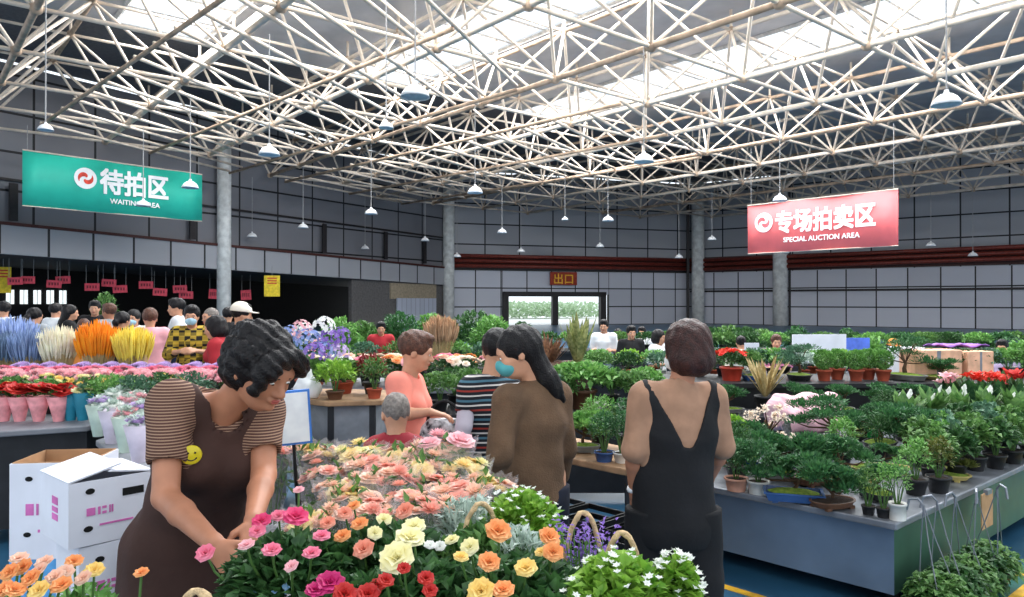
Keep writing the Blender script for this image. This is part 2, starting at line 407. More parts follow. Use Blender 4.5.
# ------------------------------------------------------------------ lamps hanging from the frame
m_lamp = mat('white_enamel', rgb(236,238,240), rough=0.3, var=0.02)
m_cord = mat('grey_cord', rgb(150,150,150))
m_grey = mat('grey_diffuser', rgb(180,192,202), rough=0.3, trans=0.2)
lshade = MB(); lshade.lathe([(0.035,0.27),(0.05,0.2),(0.10,0.19),(0.17,0.14),(0.22,0.07),(0.25,0.0),(0.235,0.0),(0.2,0.06),(0.15,0.11),(0.04,0.16)], 24, close=False)
me_shade = lshade.mesh('lamp_shade', m_lamp, True)
lb = MB(); lb.lathe([(0.001,-0.02),(0.1,-0.015),(0.19,0.0),(0.235,0.012),(0.2,0.03)], 20, close=False); me_diff = lb.mesh('diffuser', m_grey, True)
lampdesc = [
 (415,97,'large white dome lamp hanging high over the middle, in front of the bright rooflight'),
 (386,128,'small white lamp just left of and below the large high middle dome lamp'),
 (947,105,'white dome lamp with grey underside hanging at upper right above the pink banner'),
 (45,130,'small white lamp hanging above the left end of the green banner'),
 (269,155,'white dome lamp hanging just right of the green banner, level with its top'),
 (190,188,'white dome lamp hanging before the right end of the green banner'),
 (143,206,'white dome lamp hanging before the small print of the green banner'),
 (475,193,'white dome lamp hanging high just left of the centre of the hall'),
 (644,162,'white dome lamp hanging high between the exit sign and the pink banner'),
 (371,214,'white dome lamp hanging before the left wall, above the small faint one'),
 (303,228,'white dome lamp hanging right of the green banner over the yellow sign'),
 (425,241,'white dome lamp on a long cord just left of the back corner column'),
 (502,233,'white dome lamp just right of the back corner column'),
 (521,252,'small white dome lamp hanging right above the left of the exit doorway'),
 (608,221,'white dome lamp high above the right jamb of the exit doorway'),
 (600,247,'white dome lamp directly below the one high above the right door jamb'),
 (712,240,'white dome lamp right of the tall column that stands right of the exit'),
 (780,201,'white dome lamp seen against the lower left of the pink banner lettering'),
 (931,246,'white dome lamp hanging right of the pink banner before the red pipes'),
 (679,258,'small white dome lamp just left of the tall column right of the exit'),
 (365,249,'small faint dome lamp below the larger one before the left wall'),
 (457,257,'tiny faint dome lamp right against the back corner column'),
 (252,237,'tiny faint dome lamp beside the left concrete column'),
 (565,220,'small white lamp hanging above the exit sign'),
 (785,253,'small faint dome lamp just under the pink banner by the right column'),
 (973,256,'small faint dome lamp at far right before the red pipes'),
]
lampproto = None
for i, (px, py, desc) in enumerate(lampdesc):
    z = 5.15
    d = (z-CAMZ)*F/(HY-py)
    lim = 44 if px < 700 else 41
    if px < 260: lim = 26+px*0.045
    if px >= 900: lim = 40
    if d > lim:
        d = lim; z = CAMZ+(HY-py)*d/F
    p = Vector(((px-CX)/F*d, d, z))
    root = thing('pendant_lamp', desc+', hanging on its cord', 'lamp', p, group='white dome lamps hung from the roof frame') if False else thing('pendant_lamp', desc, 'lamp', p)
    root['group'] = 'white dome lamps hung from the roof frame'
    sc = 0.6 if i in (1,3,23) else 1.0
    o = link('lamp_shade', me_shade, root); o.scale = (sc,)*3
    o = link('diffuser', me_diff, root); o.scale = (sc,)*3
    q = MB(); q.bar((0,0,0.26*sc), (0,0,8.0-z), 0.014, 5); q.build('cord', m_cord, root)

# ------------------------------------------------------------------ hanging banners
def text_obj(body, size, m, parent, loc, ext=0.004, bold=0.0, sx=1.0, name='lettering', align='LEFT', rot=(PI/2,0,0)):
    cu = bpy.data.curves.new(name, 'FONT'); cu.body = body; cu.size = size; cu.extrude = ext
    cu.align_x = align; cu.materials.append(m); cu.resolution_u = 3
    o = bpy.data.objects.new('tmp_text', cu); COL.objects.link(o)
    bpy.context.view_layer.update()
    dg = bpy.context.evaluated_depsgraph_get(); me = bpy.data.meshes.new_from_object(o.evaluated_get(dg))
    bpy.data.objects.remove(o)
    if bold:       # heavier strokes: the outlines laid over themselves with small shifts
        n = len(me.vertices); co = np.empty(n*3, np.float32); me.vertices.foreach_get('co', co); co = co.reshape(-1, 3)
        fs = [tuple(p.vertices) for p in me.polygons]; vs = []; ff = []
        for j, (dx, dy) in enumerate(((0,0),(bold,0),(-bold,0),(0,bold),(0,-bold),(bold,bold),(-bold,-bold),(bold,-bold),(-bold,bold))):
            vs.append(co+np.array((dx,dy,j*0.0004), np.float32)); ff += [tuple(i+j*n for i in f) for f in fs]
        me = bpy.data.meshes.new(name); me.from_pydata(np.concatenate(vs).tolist(), [], ff); me.materials.append(m)
    t = link(name, me, parent); t.location = loc; t.rotation_euler = rot; t.scale = (sx,1,1)
    return t
m_white = mat('white_print', rgb(244,246,246), rough=0.5, var=0.01)
def banner(p0, p1, z0, z1, m, logo_m, big, small, label, bx, bs, sxx, smx, sms):
    d = p1-p0; L = d.length; ang = math.atan2(d.y, d.x); H = z1-z0
    r = thing('hanging_banner', label, 'banner', Vector((p0.x,p0.y,z0)), ang)
    q = MB()
    nx = 14
    for i in range(nx+1):
        x = L*i/nx; y = 0.02*math.sin(i*0.9)
        for yy in (y-0.008, y+0.008):
            q.v += [(x,yy,0), (x,yy,H)]
    for i in range(nx):
        a = i*4; b = a+4
        q.face(a, b, b+1, a+1); q.face(a+3, b+3, b+2, a+2); q.face(a, a+2, b+2, b); q.face(a+1, b+1, b+3, a+3)
    q.face(0,1,3,2); e = nx*4; q.face(e, e+2, e+3, e+1)
    q.build('banner_cloth', m, r, True)
    q = MB(); q.bar((0,0,H), (L,0,H), 0.03, 6); q.bar((0,0,0), (L,0,0), 0.02, 6); q.build('hanging_rod', m_tr, r)
    for x in (0.15, L-0.15):
        q = MB(); q.bar((x,0,H), (x,0,8-z0), 0.012, 4); q.build('hanging_wire', m_cord, r)
    rr = H*0.2; cx = L*bx; cz = H*0.62
    q = MB()
    ring = [(rr*math.cos(t*PI/16), rr*math.sin(t*PI/16)) for t in range(32)]
    q.v += [(cx+a, -0.045, cz+b) for a, b in ring]+[(cx+a, -0.03, cz+b) for a, b in ring]
    q.face(*range(32)); [q.face(i, 32+i, 32+(i+1) % 32, (i+1) % 32) for i in range(32)]
    lg = q.build('logo_disc', m_white, r)
    for s in (0, 1):   # two curved drops turning round each other
        q = MB(); n = 14
        for i in range(n+1):
            t = i/n; an = s*PI+0.7+t*3.0; ra = rr*(0.16+0.5*t); w = rr*0.22*math.sin(PI*min(1, t*0.9+0.08))
            for ww in (-w, w): q.v.append((cx+(ra+ww)*math.cos(an), -0.052, cz+(ra+ww)*math.sin(an)))
        for i in range(n): q.face(2*i, 2*i+1, 2*i+3, 2*i+2)
        q.build('logo_swirl', logo_m, lg)
    text_obj(big, bs, m_white, r, (cx+rr*1.25, -0.06, H*0.42), bold=bs*0.032, sx=sxx)
    text_obj(small, sms, m_white, r, (L*smx, -0.06, H*0.19), bold=sms*0.015)
    return r
m_teal = mat('teal_banner_cloth', rgb(40,182,160), rough=0.6, var=0.04, scale=1.5)
m_pink = mat('coral_pink_banner_cloth', rgb(240,116,118), rough=0.6, var=0.04, scale=1.5)
p0 = P(22,200,26.2); p1 = P(201,200,31.3)
m_logo = mat('logo_red', rgb(214,66,48)); m_logo2 = mat('logo_pink', rgb(238,104,108))
gz0 = CAMZ+(HY-205.5)*26.2/F; gz1 = CAMZ+(HY-149.5)*26.2/F
banner(p0, p1, gz0, gz1, m_teal, m_logo, '待拍区', 'WAITING AREA', 'large teal green hanging banner with white characters and round logo at left', 0.31, 1.0, 0.88, 0.44, 0.27)
p0 = P(748,230,30.5); p1 = P(898,230,26.0)
pz0 = CAMZ+(HY-250.5)*28.5/F; pz1 = CAMZ+(HY-199)*28.5/F
banner(p0, p1, pz0, pz1, m_pink, m_logo2, '专场拍卖区', 'SPECIAL AUCTION AREA', 'coral pink hanging banner with five white characters and round logo at right', 0.125, 0.92, 0.86, 0.27, 0.27)
# exit sign
L, ang = wall_frame(B, C)
c = on_wall(B, C, 550)+Vector((0,-0.3,0))
r = thing('exit_sign', 'red sign with two yellow characters above the exit doorway', 'sign', Vector((c.x,c.y,2.95)), ang)
q = MB(); q.box(0,-0.05,0,2.1,0.05,0.95); q.build('sign_board', mat('sign_red', rgb(150,48,24)), r)
text_obj('出口', 0.82, mat('sign_yellow', rgb(240,176,50)), r, (0.2,-0.065,0.14), bold=0.014, sx=1.02)
# ------------------------------------------------------------------ smooth bodies: distance fields turned into one surface
V = lambda *a: np.array(a, dtype=np.float32)
class Field:
    def __init__(s, lo, hi, res):
        s.lo = V(*lo); s.res = res
        s.n = [int(math.ceil((hi[i]-lo[i])/res))+1 for i in range(3)]
        s.ax = [s.lo[i]+np.arange(s.n[i], dtype=np.float32)*res for i in range(3)]
        s.d = np.full(s.n, 1.0, dtype=np.float32)
    def _loc(s, lo, hi):
        sl = []
        for i in range(3):
            a = max(0, int((lo[i]-s.lo[i])/s.res)-1); b = min(s.n[i], int((hi[i]-s.lo[i])/s.res)+3)
            if b <= a: return None, None
            sl.append(slice(a, b))
        X, Y, Z = np.meshgrid(s.ax[0][sl[0]], s.ax[1][sl[1]], s.ax[2][sl[2]], indexing='ij', sparse=True)
        return tuple(sl), (X, Y, Z)
    def _op(s, sl, dn, k, op):
        d = s.d[sl]
        if op == 'add':
            h = np.clip(0.5+0.5*(d-dn)/k, 0, 1); s.d[sl] = d*(1-h)+dn*h-k*h*(1-h)
        elif op == 'sub':
            dn = -dn; h = np.clip(0.5-0.5*(d-dn)/k, 0, 1); s.d[sl] = d*(1-h)+dn*h+k*h*(1-h)
    def cap(s, a, b, r1, r2=None, k=0.02, flat=None, op='add'):
        """tapered limb; flat=(axis, factor) squeezes the section along an axis"""
        r2 = r1 if r2 is None else r2; a = V(*a); b = V(*b); R = max(r1, r2)+k+0.02
        sl, g = s._loc(np.minimum(a, b)-R, np.maximum(a, b)+R)
        if sl is None: return s
        p = [g[i]-a[i] for i in range(3)]; ba = b-a
        if flat is not None:
            n = V(*flat[0]); n = n/np.linalg.norm(n); q = flat[1]-1.0
            dn = p[0]*n[0]+p[1]*n[1]+p[2]*n[2]; p = [p[i]+dn*n[i]*q for i in range(3)]; ba = ba+n*np.dot(ba, n)*q
        L2 = float(np.dot(ba, ba))+1e-9
        t = np.clip((p[0]*ba[0]+p[1]*ba[1]+p[2]*ba[2])/L2, 0, 1)
        d = np.sqrt((p[0]-ba[0]*t)**2+(p[1]-ba[1]*t)**2+(p[2]-ba[2]*t)**2)-(r1+(r2-r1)*t)
        if flat is not None: d = d/flat[1]**0.5
        s._op(sl, d, k, op); return s
    def ell(s, c, r, M=None, k=0.02, op='add'):
        c = V(*c); R = max(r)+k+0.02
        sl, g = s._loc(c-R, c+R)
        if sl is None: return s
        p = [g[i]-c[i] for i in range(3)]
        if M is not None:
            p = [p[0]*M[0][i]+p[1]*M[1][i]+p[2]*M[2][i] for i in range(3)]
        q = np.sqrt((p[0]/r[0])**2+(p[1]/r[1])**2+(p[2]/r[2])**2)
        d = (q-1)*min(r)*0.5+(q-1)*sum(r)/6.0
        s._op(sl, d, k, op); return s
    def cut(s, c, n, k=0.004):
        """throw away everything on the n side of the plane through c"""
        c = V(*c); n = V(*n); n = n/np.linalg.norm(n)
        X, Y, Z = np.meshgrid(*s.ax, indexing='ij', sparse=True)
        d = (X-c[0])*n[0]+(Y-c[1])*n[1]+(Z-c[2])*n[2]
        s.d = np.maximum(s.d, d); return s
    def wave(s, amp, f, seed=0):
        X, Y, Z = np.meshgrid(*s.ax, indexing='ij', sparse=True)
        s.d = s.d+amp*np.sin(X*f[0]+Z*f[2]*0.6+seed)*np.sin(Y*f[1]+Z*f[2]+seed*1.7); return s
    def mesh(s, name, m):
        d = s.d; inn = d < 0; n = s.n
        A0 = inn[:-1,:-1,:-1]
        cnt = np.zeros(A0.shape, np.int8)
        cor = {}
        for dx in (0,1):
            for dy in (0,1):
                for dz in (0,1):
                    cnt += inn[dx:n[0]-1+dx, dy:n[1]-1+dy, dz:n[2]-1+dz]
        I = np.argwhere((cnt > 0) & (cnt < 8)); 
        if len(I) == 0: I = np.zeros((0,3), int)
        idx = -np.ones(A0.shape, np.int32); idx[I[:,0],I[:,1],I[:,2]] = np.arange(len(I))
        acc = np.zeros((len(I),3), np.float32); w = np.zeros(len(I), np.float32)
        E = [((a,b,c),(a+(k==0),b+(k==1),c+(k==2)),k) for k in range(3) for a in (0,1) for b in (0,1) for c in (0,1) if (a,b,c)[k] == 0]
        for p, q, k in E:
            va = d[I[:,0]+p[0],I[:,1]+p[1],I[:,2]+p[2]]; vb = d[I[:,0]+q[0],I[:,1]+q[1],I[:,2]+q[2]]
            mk = (va < 0) != (vb < 0); t = np.where(mk, va/np.where(mk, va-vb, 1), 0)
            pos = np.array(p, np.float32)[None,:].repeat(len(I),0); pos[:,k] += t
            acc += pos*mk[:,None]; w += mk
        vs = (I+acc/np.maximum(w,1)[:,None])*s.res+s.lo[None,:]
        faces = []
        for k in range(3):
            sl0 = [slice(None)]*3; sl1 = [slice(None)]*3; sl0[k] = slice(0,-1); sl1[k] = slice(1,None)
            a = inn[tuple(sl0)]; b = inn[tuple(sl1)]
            u, v = [(1,2),(2,0),(0,1)][k]
            J = np.argwhere(a != b)
            ok = (J[:,u] > 0) & (J[:,v] > 0) & (J[:,u] < n[u]-1) & (J[:,v] < n[v]-1); J = J[ok]
            if len(J) == 0: continue
            fl = a[J[:,0],J[:,1],J[:,2]]
            def at(du, dv):
                K = J.copy(); K[:,u] -= du; K[:,v] -= dv; return idx[K[:,0],K[:,1],K[:,2]]
            q = np.stack([at(1,1), at(0,1), at(0,0), at(1,0)], 1)
            q[~fl] = q[~fl][:, ::-1]; faces.append(q)
        me = bpy.data.meshes.new(name)
        Fq = np.concatenate(faces) if faces else np.zeros((0,4), int)
        Fq = Fq[(Fq >= 0).all(1)]
        me.vertices.add(len(vs)); me.vertices.foreach_set('co', vs.astype(np.float32).ravel())
        me.loops.add(len(Fq)*4); me.loops.foreach_set('vertex_index', Fq.astype(np.int32).ravel())
        me.polygons.add(len(Fq)); me.polygons.foreach_set('loop_start', np.arange(len(Fq), dtype=np.int32)*4)
        try: me.polygons.foreach_set('loop_total', np.full(len(Fq), 4, np.int32))
        except Exception: pass
        me.polygons.foreach_set('use_smooth', [True]*len(Fq)); me.materials.append(m); me.update(calc_edges=True); me.validate()
        return me

def n3(v): v = np.array(v, float); return v/np.linalg.norm(v)
def lerp(a, b, t): return tuple(a[i]+(b[i]-a[i])*t for i in range(3))
def sub(a, b): return tuple(a[i]-b[i] for i in range(3))
def add(a, b, s=1.0): return tuple(a[i]+b[i]*s for i in range(3))

skin_a = mat('warm_skin', rgb(203,150,120), rough=0.5, var=0.06, scale=14, spec=0.4)
skin_b = mat('tanned_skin', rgb(176,120,92), rough=0.5, var=0.06, scale=14, spec=0.4)
m_hair = mat('black_hair', rgb(17,14,16), rough=0.5, var=0.3, scale=60, bump=0.4, bscale=140, spec=0.3)
m_hairb = mat('dark_brown_hair', rgb(52,26,22), rough=0.45, var=0.3, scale=50, bump=0.4, bscale=140, spec=0.35)
m_hairr = mat('brown_hair', rgb(84,52,38), rough=0.45, var=0.3, scale=50, bump=0.5, bscale=140)
m_hairg = mat('cropped_grey_hair', rgb(120,112,106), rough=0.7, var=0.25, scale=60)
m_eyew = mat('eye_white', rgb(235,232,226), rough=0.2); m_eyeb = mat('dark_iris', rgb(30,20,16), rough=0.15)
m_lip = mat('lip', rgb(168,84,76), rough=0.45)
m_mask = mat('pale_blue_mask', rgb(160,196,214), rough=0.8); m_maskt = mat('teal_mask', rgb(86,168,172), rough=0.8); m_maskw = mat('white_mask', rgb(225,230,232), rough=0.8)
m_shoe = mat('dark_shoe', rgb(40,38,40), rough=0.5)

def head_frame(look, up=(0,0,1)):
    f = n3(look); r = n3(np.cross(f, up)); u = np.cross(r, f)
    return np.stack([r, f, u], 1)      # columns: right, forward, up
def hp(c, M, x, y, z, s=1.0): return tuple(np.array(c)+M @ (np.array((x,y,z))*s))

def hand(fd, w, d, pn, L=0.17, curl=0.5, side=1, thick=1.0):
    """w wrist point, d direction of the hand, pn palm normal, side = which way the thumb leaves"""
    d = n3(d); pn = n3(np.array(pn)-d*np.dot(pn, d)); s = np.cross(d, pn)*side; w = np.array(w)
    S = L/0.17; pc = w+d*0.05*S
    fd.cap(w, w+d*0.03*S, 0.024*S, 0.026*S, k=0.015, flat=(pn, 1.35))
    for q in (-0.024, -0.008, 0.008, 0.024):
        fd.cap(w+d*0.03*S+s*q*0.7*S, w+d*0.088*S+s*q*S, 0.014*S, 0.0115*S, k=0.010, flat=(pn, 1.05))
    for i, (q, l) in enumerate(((0.029,0.062),(0.010,0.072),(-0.010,0.067),(-0.029,0.052))):
        b = w+d*0.088*S+s*q*S; dd = n3(d+s*q*3.0); c1 = curl*(0.7+0.12*i); 
        d1 = n3(dd*math.cos(c1)+pn*math.sin(c1)); d2 = n3(dd*math.cos(c1*2.0)+pn*math.sin(c1*2.0)); d3 = n3(dd*math.cos(c1*2.8)+pn*math.sin(c1*2.8))
        p1 = b+d1*l*0.45*S; p2 = p1+d2*l*0.32*S; p3 = p2+d3*l*0.23*S
        fd.cap(b, p1, 0.0092*S*thick, 0.0084*S*thick, k=0.004); fd.cap(p1, p2, 0.0084*S*thick, 0.0076*S*thick, k=0.003); fd.cap(p2, p3, 0.0076*S*thick, 0.0066*S*thick, k=0.003)
    t0 = w+d*0.03*S+s*0.026*S; td = n3(d*0.75+s*0.75+pn*0.25); t1 = t0+td*0.034*S; t2 = t1+n3(d*1.0+s*0.25+pn*0.45)*0.03*S
    fd.cap(t0, t1, 0.0125*S, 0.0105*S, k=0.008); fd.cap(t1, t2, 0.0098*S, 0.008*S, k=0.003)

def std_joints(h=1.62, **o):
    s = h/1.62
    J = dict(head=(0,0.02,1.50), neck=(0,-0.01,1.355), chest=(0,0,1.22), waist=(0,0.0,1.03), pelvis=(0,0,0.90),
             shL=(-0.165,0,1.315), shR=(0.165,0,1.315), elL=(-0.215,-0.02,1.05), elR=(0.215,-0.02,1.05), wrL=(-0.21,0.08,0.83), wrR=(0.21,0.08,0.83),
             hiL=(-0.085,0,0.86), hiR=(0.085,0,0.86), knL=(-0.10,0.015,0.47), knR=(0.10,0.015,0.47), anL=(-0.10,-0.03,0.08), anR=(0.10,-0.03,0.08))
    J = {k: tuple(c*s for c in v) for k, v in J.items()}
    J['s'] = s; J['look'] = (0,1,-0.1); J['fwd'] = (0,1,0); J['headup'] = (0,0,1)
    J.update(o); return J

def torso(fd, J, g=0.0, k=0.05, bulk=1.0):
    s = J['s']; f = J['fwd']; b = bulk
    fd.cap(J['chest'], J['waist'], 0.150*s*b+g, 0.128*s*b+g, k=k, flat=(f, 1.38))
    fd.cap(J['waist'], J['pelvis'], 0.128*s*b+g, 0.155*s*b+g, k=k, flat=(f, 1.30))
    up = lerp(J['chest'], J['neck'], 0.45)
    fd.cap(lerp(J['shL'], up, 0.15), lerp(J['shR'], up, 0.15), 0.058*s+g, k=k, flat=(f, 1.1))
    fd.cap(J['chest'], up, 0.14*s*b+g, 0.085*s+g, k=k, flat=(f, 1.35))
    fd.cap(up, J['neck'], 0.075*s+g, 0.05*s+g, k=0.04)
def breasts(fd, J, g=0.0, r=0.062):
    s = J['s']; f = n3(J['fwd']); sh = n3(sub(J['shR'], J['shL']))
    for q in (-1, 1):
        c = np.array(J['chest'])+sh*q*0.072*s+f*(0.075*s)+np.array((0,0,-0.02))
        fd.ell(c, (r*s+g,)*3, k=0.045)

def bounds(J, pad=0.16, pts=('head','pelvis','shL','shR','elL','elR','wrL','wrR','knL','knR','anL','anR'), zmin=None, zmax=None):
    A_ = np.array([J[k] for k in pts]); lo = A_.min(0)-pad; hi = A_.max(0)+pad
    lo[2] = max(lo[2], -0.01)
    if zmin is not None: lo[2] = zmin
    if zmax is not None: hi[2] = zmax
    return lo, hi

def body_mesh(J, res, skin, hands=True, face=True, female=True, handinfo=None, name='body'):
    s = J['s']; lo, hi = bounds(J); fd = Field(lo, hi, res)
    torso(fd, J, g=-0.012)
    f = J['fwd']
    fd.cap(add(J['neck'], (0,0,-0.02)), add(J['head'], tuple(n3(J['look'])*-0.015), 1), 0.052*s, 0.05*s, k=0.02)
    for q in 'LR':
        fd.cap(J['sh'+q], J['el'+q], 0.044*s, 0.037*s, k=0.03); fd.cap(J['el'+q], lerp(J['el'+q], J['wr'+q], 0.35), 0.036*s, 0.037*s, k=0.012)
        fd.cap(lerp(J['el'+q], J['wr'+q], 0.35), J['wr'+q], 0.036*s, 0.024*s, k=0.012)
        fd.cap(J['hi'+q], J['kn'+q], 0.072*s, 0.05*s, k=0.04); fd.cap(J['kn'+q], lerp(J['kn'+q], J['an'+q], 0.35), 0.047*s, 0.05*s, k=0.02)
        fd.cap(lerp(J['kn'+q], J['an'+q], 0.35), J['an'+q], 0.05*s, 0.032*s, k=0.02)
        an = J['an'+q]; ff = n3((f[0], f[1], 0))
        fd.cap(add(an, (-0.03*ff[0], -0.03*ff[1], -0.04)), add(an, (0.14*ff[0], 0.14*ff[1], -0.05)), 0.032*s, 0.027*s, k=0.02)
        if hands:
            dd, pn, curl = (handinfo or {}).get(q, (sub(J['wr'+q], J['el'+q]), add(sub(J['pelvis'], J['wr'+q]), (0,0,0)), 0.45))
            hand(fd, J['wr'+q], dd, pn, L=0.165*s, curl=curl, side=(1 if q == 'R' else -1)*J.get('thumb'+q, 1), thick=max(1.0, res/0.0075))
    # head
    c = J['head']; M = head_frame(J['look'], J['headup']); H = lambda x, y, z: hp(c, M, x, y, z, s)
    E = lambda p, r, k=0.015, op='add': fd.ell(H(*p), tuple(a*s for a in r), M.T if False else [[M[i][j] for j in range(3)] for i in range(3)], k=k*s, op=op)
    E((0,-0.012,0.025), (0.074,0.092,0.088)); E((0,0.012,-0.02), (0.064,0.078,0.085), 0.02); E((0,0.045,-0.078), (0.038,0.036,0.032), 0.03)
    E((0,0.078,0.02), (0.055,0.018,0.03), 0.02)
    for q in (-1, 1):
        E((q*0.036,0.062,-0.028), (0.024,0.022,0.022), 0.02)
        if face: E((q*0.031,0.098,0.004), (0.016,0.012,0.009), 0.012, 'sub')
        E((q*0.076,-0.008,-0.008), (0.008,0.018,0.03), 0.006)
    if face:
        fd.cap(H(0,0.088,0.008), H(0,0.108,-0.026), 0.007*s, 0.0125*s, k=0.012); E((-0.012,0.096,-0.03), (0.009,0.010,0.008), 0.006); E((0.012,0.096,-0.03), (0.009,0.010,0.008), 0.006)
        E((0,0.092,-0.052), (0.024,0.010,0.010), 0.01); E((0,0.084,-0.080), (0.018,0.014,0.012), 0.012)
    return fd.mesh(name, skin), M

def face_bits(root, J, M, mask=None, lips=True, eyes=True, brows=None, closed=False):
    c = J['head']; s = J['s']; 
    def E(name, pts, m, res=0.003, pad=0.03):
        ps = [hp(c, M, *p[0], s) for p in pts]; lo = np.min(ps, 0)-pad; hi = np.max(ps, 0)+pad
        fd = Field(lo, hi, res)
        for p, q in zip(pts, ps): fd.ell(q, tuple(a*s for a in p[1]), [[M[i][j] for j in range(3)] for i in range(3)], k=0.003)
        return link(name, fd.mesh(name, m), root)
    if eyes:
        for q in (-1, 1):
            e = E('eye', [((q*0.031,0.081,0.003), (0.0125,0.010,0.004 if closed else 0.007))], m_eyew, 0.0025)
            i = E('iris', [((q*0.031,0.0895,0.001 if closed else 0.003), (0.0055,0.003,0.003 if closed else 0.0055))], m_eyeb, 0.0018); i.parent = e
            E('eyebrow', [((q*(0.020+0.009*t),0.093-0.004*t,0.021+0.002*math.sin(t*1.2)), (0.008,0.004,0.003)) for t in range(3)], brows or m_hair, 0.0025)
    if mask is not None:
        o = E('face_mask', [((0,0.064,-0.045), (0.062,0.052,0.048)), ((0,0.092,-0.035), (0.03,0.03,0.034))], mask, 0.005, 0.09)
    elif lips:
        E('lips', [((0,0.099,-0.050), (0.019,0.006,0.004)), ((0,0.098,-0.057), (0.016,0.006,0.005))], m_lip, 0.0025)

def hair_mesh(J, M, kind, m, res=0.007, seed=0):
    c = J['head']; s = J['s']; H = lambda x, y, z: hp(c, M, x, y, z, s); MM = [[M[i][j] for j in range(3)] for i in range(3)]
    pad = 0.34 if kind in ('long','ponytail') else 0.2
    fd = Field(tuple(a-pad for a in c), tuple(a+pad for a in c), res)
    E = lambda p, r, k=0.02, op='add': fd.ell(H(*p), tuple(a*s for a in r), MM, k=k, op=op)
    rr = random.Random(seed)
    if kind == 'cropped':
        E((0,-0.016,0.032), (0.079,0.097,0.09)); E((0,0.11,-0.03), (0.10,0.07,0.085), 0.01, 'sub'); E((0,0.0,-0.12), (0.12,0.12,0.075), 0.02, 'sub')
    elif kind == 'short':
        E((0,-0.018,0.042), (0.088,0.108,0.095)); E((0,0.03,0.10), (0.062,0.06,0.035)); E((0,0.115,-0.035), (0.085,0.07,0.08), 0.01, 'sub'); E((0,0.02,-0.13), (0.13,0.11,0.075), 0.02, 'sub')
    elif kind == 'curly':
        E((0,-0.02,0.035), (0.094,0.106,0.094)); E((0,-0.045,-0.01), (0.094,0.084,0.085), 0.03)
        for i in range(46):
            a = rr.uniform(0, 2*PI); e = rr.uniform(-0.1, 1.5); x = math.cos(a)*math.cos(e); y = math.sin(a)*math.cos(e)
            if y > 0.5 and e < 0.75: continue
            E((x*0.088,-0.018+y*0.098,0.035+math.sin(e)*0.086), (rr.uniform(0.016,0.026),)*3, 0.018)
        for x, z in ((0.078,0.035),(0.066,0.062),(0.042,0.076),(0.015,0.082),(-0.02,0.082),(-0.052,0.070),(-0.076,0.04)): E((x,0.072,z), (0.028,0.032,0.028), 0.02)
        for x, y, z in ((0.075,0.085,0.04),(0.078,0.088,0.01),(0.08,0.075,-0.02),(0.055,0.10,0.045)): E((x,y,z), (0.022,0.018,0.026), 0.015)
        E((0,0.125,-0.05), (0.062,0.06,0.085), 0.01, 'sub')
    elif kind == 'bob':
        E((0,-0.02,0.035), (0.096,0.112,0.100)); E((0,-0.035,-0.04), (0.100,0.098,0.085), 0.03); E((0,0.125,-0.045), (0.068,0.085,0.10), 0.01, 'sub')
        fd.cut(H(0,0,-0.105), tuple(-M[:,2]+M[:,1]*0.15))
    elif kind in ('long','ponytail'):
        E((0,-0.02,0.035), (0.090,0.108,0.095))
        if kind == 'long': 
            fd.cap(H(0.02,-0.05,0.0), H(0.03,-0.10,-0.20), 0.085*s, 0.06*s, k=0.03, flat=(M[:,1], 1.3)); fd.cap(H(0.02,-0.09,-0.16), H(0.05,-0.13,-0.28), 0.055*s, 0.018*s, k=0.03)
        else: 
            fd.cap(H(0,-0.10,0.03), H(0,-0.14,-0.03), 0.03*s, 0.04*s, k=0.02); fd.cap(H(0,-0.14,-0.03), H(0,-0.13,-0.20), 0.036*s, 0.012*s, k=0.02)
        E((0,0.125,-0.05), (0.066,0.075,0.10), 0.01, 'sub')
    elif kind == 'bun':
        E((0,-0.018,0.035), (0.084,0.104,0.092)); E((0,-0.11,0.06), (0.042,0.04,0.042)); E((0,0.12,-0.05), (0.075,0.08,0.10), 0.01, 'sub'); E((0,0.02,-0.14), (0.13,0.11,0.075), 0.02, 'sub')
    fd.wave(0.0035 if kind != 'curly' else 0.006, (95,80,38) if kind != 'curly' else (110,95,90), seed)
    return fd.mesh('hair', m)

